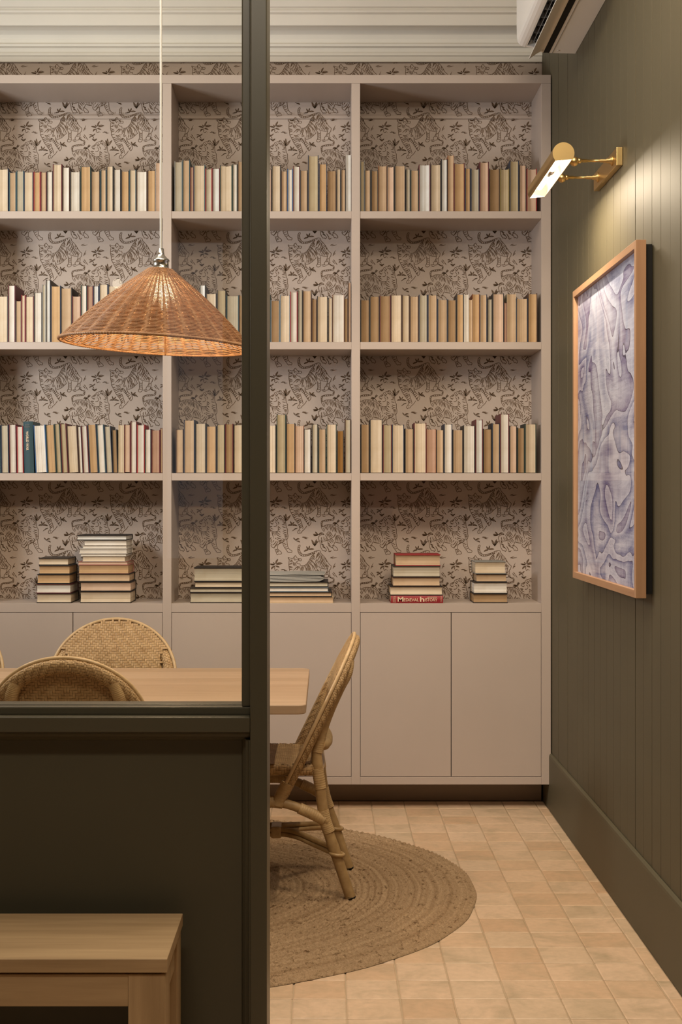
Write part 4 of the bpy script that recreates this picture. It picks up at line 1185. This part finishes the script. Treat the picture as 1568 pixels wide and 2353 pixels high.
# ------------------------------------------------------------------ brass picture lamp on the panelled wall
ly0, ly1 = 4.79, 5.20
wl = thing('wall_lamp', 'brushed brass picture lamp with a lit trough shade, above the framed picture', 'lamp', (XR, (ly0+ly1)/2, 2.555))
def lp(m, name, mat, parent=None):
    o = m.build(name, M[mat], parent or wl)
    if parent is None or parent == wl: o.location = (0, 0, 0)
    return o
oy, oz = (ly0+ly1)/2, 2.555
m = MB(); m.box(-0.021, -0.0003, ly0-oy, ly1-oy, -0.031, 0.031, 0, 0.0015); lp(m, 'backplate', 'brass')
sx_, sz_ = 0.795-XR, 2.548-oz                     # shade axis
sy0, sy1 = 4.72-oy, 5.315-oy
for yy in (4.865-oy, 5.12-oy):
    m = MB(); ax = 0.0
    m.lathe([(0.0,-0.021),(0.018,-0.021),(0.018,-0.024),(0.013,-0.026),(0.013,-0.030),(0.009,-0.031),(0.009,-0.040),(0.0062,-0.042),(0.0062,-0.062),(0.0046,-0.063),(0.0046,-0.108),(0.0062,-0.109),(0.0062,-0.128),(0.009,-0.129),(0.009,-0.140),(0.004,-0.142)],
            (0, yy, 0.002), 0, 20)
    arm = lp(m, 'arm', 'brass')
    m = MB()
    m.lathe([(0.0168*math.sin(PI*i/12), -0.0168*math.cos(PI*i/12)) for i in range(13)], (-0.152, yy, 0.000), 2, 18)
    lp(m, 'ball_joint', 'brass', arm)
# trough: a tube with the bottom cut off, slightly turned towards the wall
Rs = 0.0365; tw = math.radians(5); half = math.acos(0.62)
angs = [(-PI/2 + tw + half) + (2*PI-2*half)*i/40 for i in range(41)]
outer = [(sx_ + Rs*math.cos(a), sz_ + Rs*math.sin(a)) for a in angs]
inner = [(sx_ + (Rs-0.0016)*math.cos(a), sz_ + (Rs-0.0016)*math.sin(a)) for a in angs]
m = MB()
n = len(angs)
vo = [(x, sy0, z) for x, z in outer] + [(x, sy1, z) for x, z in outer]
m.add(vo, [(i, n+i, n+i+1, i+1) for i in range(n-1)], 0, True)
vi = [(x, sy0, z) for x, z in inner] + [(x, sy1, z) for x, z in inner]
m.add(vi, [(i, i+1, n+i+1, n+i) for i in range(n-1)], 1, True)
for a, b in ((0, 0), (n-1, n-1)):
    m.add([vo[a], vo[n+a], vi[n+a], vi[a]], [(0,1,2,3)])
# end caps
for y_, fl in ((sy0, False), (sy1, True)):
    for dy, mi_ in ((0, 0), (0.0016 if not fl else -0.0016, 1)):
        vs = [(x, y_+dy, z) for x, z in outer]; f = tuple(range(n))
        m.add(vs, [f if (fl == (mi_ == 1)) else f[::-1]], mi_)
M['lamp_white'] = paint('white_lacquer_reflector', (0.82, 0.78, 0.70), 0.4, 0.3, 0.01, 0)
m.build('shade', [M['brass'], M['lamp_white']], wl)
for y0_, y1_ in ((sy0+0.05, -0.025), (0.03, sy1-0.05)):
    m = MB(); rb = 0.012
    m.lathe([(0.0, y0_), (rb*0.7, y0_+0.003), (rb, y0_+0.012), (rb, y1_-0.012), (rb*0.7, y1_-0.003), (0, y1_)], (sx_, 0, sz_+0.004), 1, 14)
    m.build('lamp_tube', M['tube'], wl)
m = MB(); m.lathe([(0,-0.026),(0.015,-0.026),(0.015,0.03),(0,0.03)], (sx_, 0, sz_+0.004), 1, 14); m.box(sx_-0.006, sx_+0.006, -0.012, 0.016, sz_+0.004, sz_+0.034)
m.build('lamp_socket', M['chrome'], wl)
d = bpy.data.lights.new('wall_lamp_glow', 'AREA'); d.shape = 'RECTANGLE'; d.size = 0.02; d.size_y = 0.5; d.energy = 14; d.color = (1.0, 0.83, 0.61)
lo = bpy.data.objects.new('wall_lamp_glow', d); COL.objects.link(lo); lo.parent = wl
lo.location = (sx_, (sy0+sy1)/2, sz_-0.0135); lo.rotation_euler = (0, math.radians(8), 0)

# ------------------------------------------------------------------ framed drawing
fy0, fy1, fz0, fz1 = 4.342, 5.455, 1.085, 2.190
fx0, fx1 = 0.954, 0.986
fr = thing('framed_picture', 'large framed abstract drawing in blue and violet washes on the panelled wall', 'picture', (XR, (fy0+fy1)/2, (fz0+fz1)/2))
cy_, cz_ = (fy0+fy1)/2, (fz0+fz1)/2
def fb(name, y0, y1, z0, z1, mat, x0=fx0, x1=fx1, c=0.001):
    m = MB(); m.box(x0-XR, x1-XR, y0-cy_, y1-cy_, z0-cz_, z1-cz_, 0, c); return m.build(name, M[mat], fr)
fw = 0.024
fb('frame_rail', fy0, fy0+fw, fz0, fz1, 'frame_v'); fb('frame_rail', fy1-fw, fy1, fz0, fz1, 'frame_v')
fb('frame_rail', fy0+fw, fy1-fw, fz0, fz0+fw, 'frame'); fb('frame_rail', fy0+fw, fy1-fw, fz1-fw, fz1, 'frame')
fb('drawing', fy0+fw, fy1-fw, fz0+fw, fz1-fw, 'art', fx0+0.016, fx0+0.018, 0)
fb('glazing', fy0+fw+0.0003, fy1-fw-0.0003, fz0+fw+0.0003, fz1-fw-0.0003, 'museum_glass', fx0+0.011, fx0+0.0128, 0)
fb('shadow_gap_backing', fy0+0.012, fy1-0.012, fz0+0.012, fz1-0.012, 'black', fx0+0.0185, XR-0.0005, 0)  # black backing, shadow between frame and wall put into its colour

# ------------------------------------------------------------------ air conditioner
ay1, ay0 = 5.70, 4.86
ac = thing('air_conditioner', 'white wall-mounted air conditioner with open flap, high on the panelled wall', 'air conditioner', (XR, ay1, 3.189))
def pr(name, prof, y0, y1, mat, parent=ac, smooth=False):
    m = MB(); m.prism([(-d_, z_-3.189) for d_, z_ in prof], 1, y0-ay1, y1-ay1, 0, smooth); return m.build(name, M[mat], parent)
pr('housing', [(0.0005,3.189),(0.132,3.192),(0.136,3.200),(0.150,3.212),(0.165,3.245),(0.19,3.25),(0.200,3.262),(0.226,3.262),(0.226,3.47),(0.20,3.485),(0.0005,3.485)][::-1], ay0, ay1, 'white_plastic')
fp_ = [(0.197,3.2165),(0.205,3.2155),(0.216,3.219),(0.227,3.227),(0.2335,3.238),(0.2365,3.252),(0.2375,3.30),(0.2375,3.44),(0.233,3.468),(0.218,3.486),(0.2,3.489),(0.2,3.486),(0.2262,3.47),(0.2262,3.262),(0.2005,3.262)]
pr('front_panel', fp_[::-1], ay0-0.002, ay1+0.002, 'white_plastic')
pr('air_outlet', [(0.134,3.2005),(0.150,3.2125),(0.1655,3.2455),(0.1905,3.2505),(0.1965,3.2585),(0.1965,3.2185),(0.191,3.2215),(0.186,3.2445),(0.169,3.2395),(0.155,3.2085),(0.139,3.1975)][::-1], ay0+0.02, ay1-0.018, 'black')
for x_ in (0.160, 0.176):
    m = MB()
    m.box(-x_-0.0012, -x_+0.0012, ay0+0.03-ay1, -0.03, 3.222-3.189, 3.238-3.189); m.build('louvre', M['grey_plastic'], ac)
for k in range(9):
    yy = ay0+0.06 + k*0.09 - ay1
    m = MB(); m.prism([(-0.192,3.224-3.189),(-0.192,3.250-3.189),(-0.160,3.243-3.189),(-0.156,3.222-3.189)], 1, yy, yy+0.003); m.build('vane', M['grey_plastic'], ac)
pr('side_bezel', [(0.132,3.192),(0.139,3.1965),(0.155,3.207),(0.200,3.216),(0.216,3.219),(0.2,3.262),(0.165,3.25),(0.150,3.215)][::-1], ay1-0.018, ay1, 'white_plastic')
pr('side_bezel', [(0.132,3.192),(0.139,3.1965),(0.155,3.207),(0.200,3.216),(0.216,3.219),(0.2,3.262),(0.165,3.25),(0.150,3.215)][::-1], ay0, ay0+0.018, 'white_plastic')
pr('outlet_gap_shade', [(0.107,3.1908),(0.107,3.1903),(0.131,3.1909),(0.131,3.1914)], ay0+0.02, ay1-0.004, 'black')  # black strip on the underside, painted dark in place of a shaded opening
pr('flap', [(0.127,3.2035),(0.129,3.2055),(0.158,3.192),(0.1895,3.1675),(0.1880,3.1655),(0.157,3.1875)], ay0+0.015, ay1-0.004, 'white_plastic')
pr('cover_strip', [(0.094,3.1893),(0.0953,3.1893),(0.0953,3.1903),(0.094,3.1903)], ay0, ay1+0.0003, 'grey_plastic')
m = MB()
m.lathe([(0.0,-0.0004),(0.006,-0.0004),(0.006,0.0006)], (-0.075, -0.035, 0.0005), 2, 14); m.build('cover_button', M['white_plastic'], ac)

# ------------------------------------------------------------------ small globe lamp behind the viewpoint, mirrored in the pane
gl = thing('globe_lamp', 'small glowing globe lamp mirrored as a round spot in the glass pane', 'lamp', (-1.20, -1.5, 2.62))
m = MB(); m.lathe([(0.028*math.sin(PI*i/14), -0.028*math.cos(PI*i/14)) for i in range(15)], (0,0,0), 2, 20); m.build('globe', emit('globe_glow', (1.0, 0.86, 0.62), 9), gl)
m = MB(); m.tube([(0,0,0.027),(0,0,0.5),(0,0,ZC-2.62-0.002)], 0.003, 6); m.build('cord', M['cord'], gl)
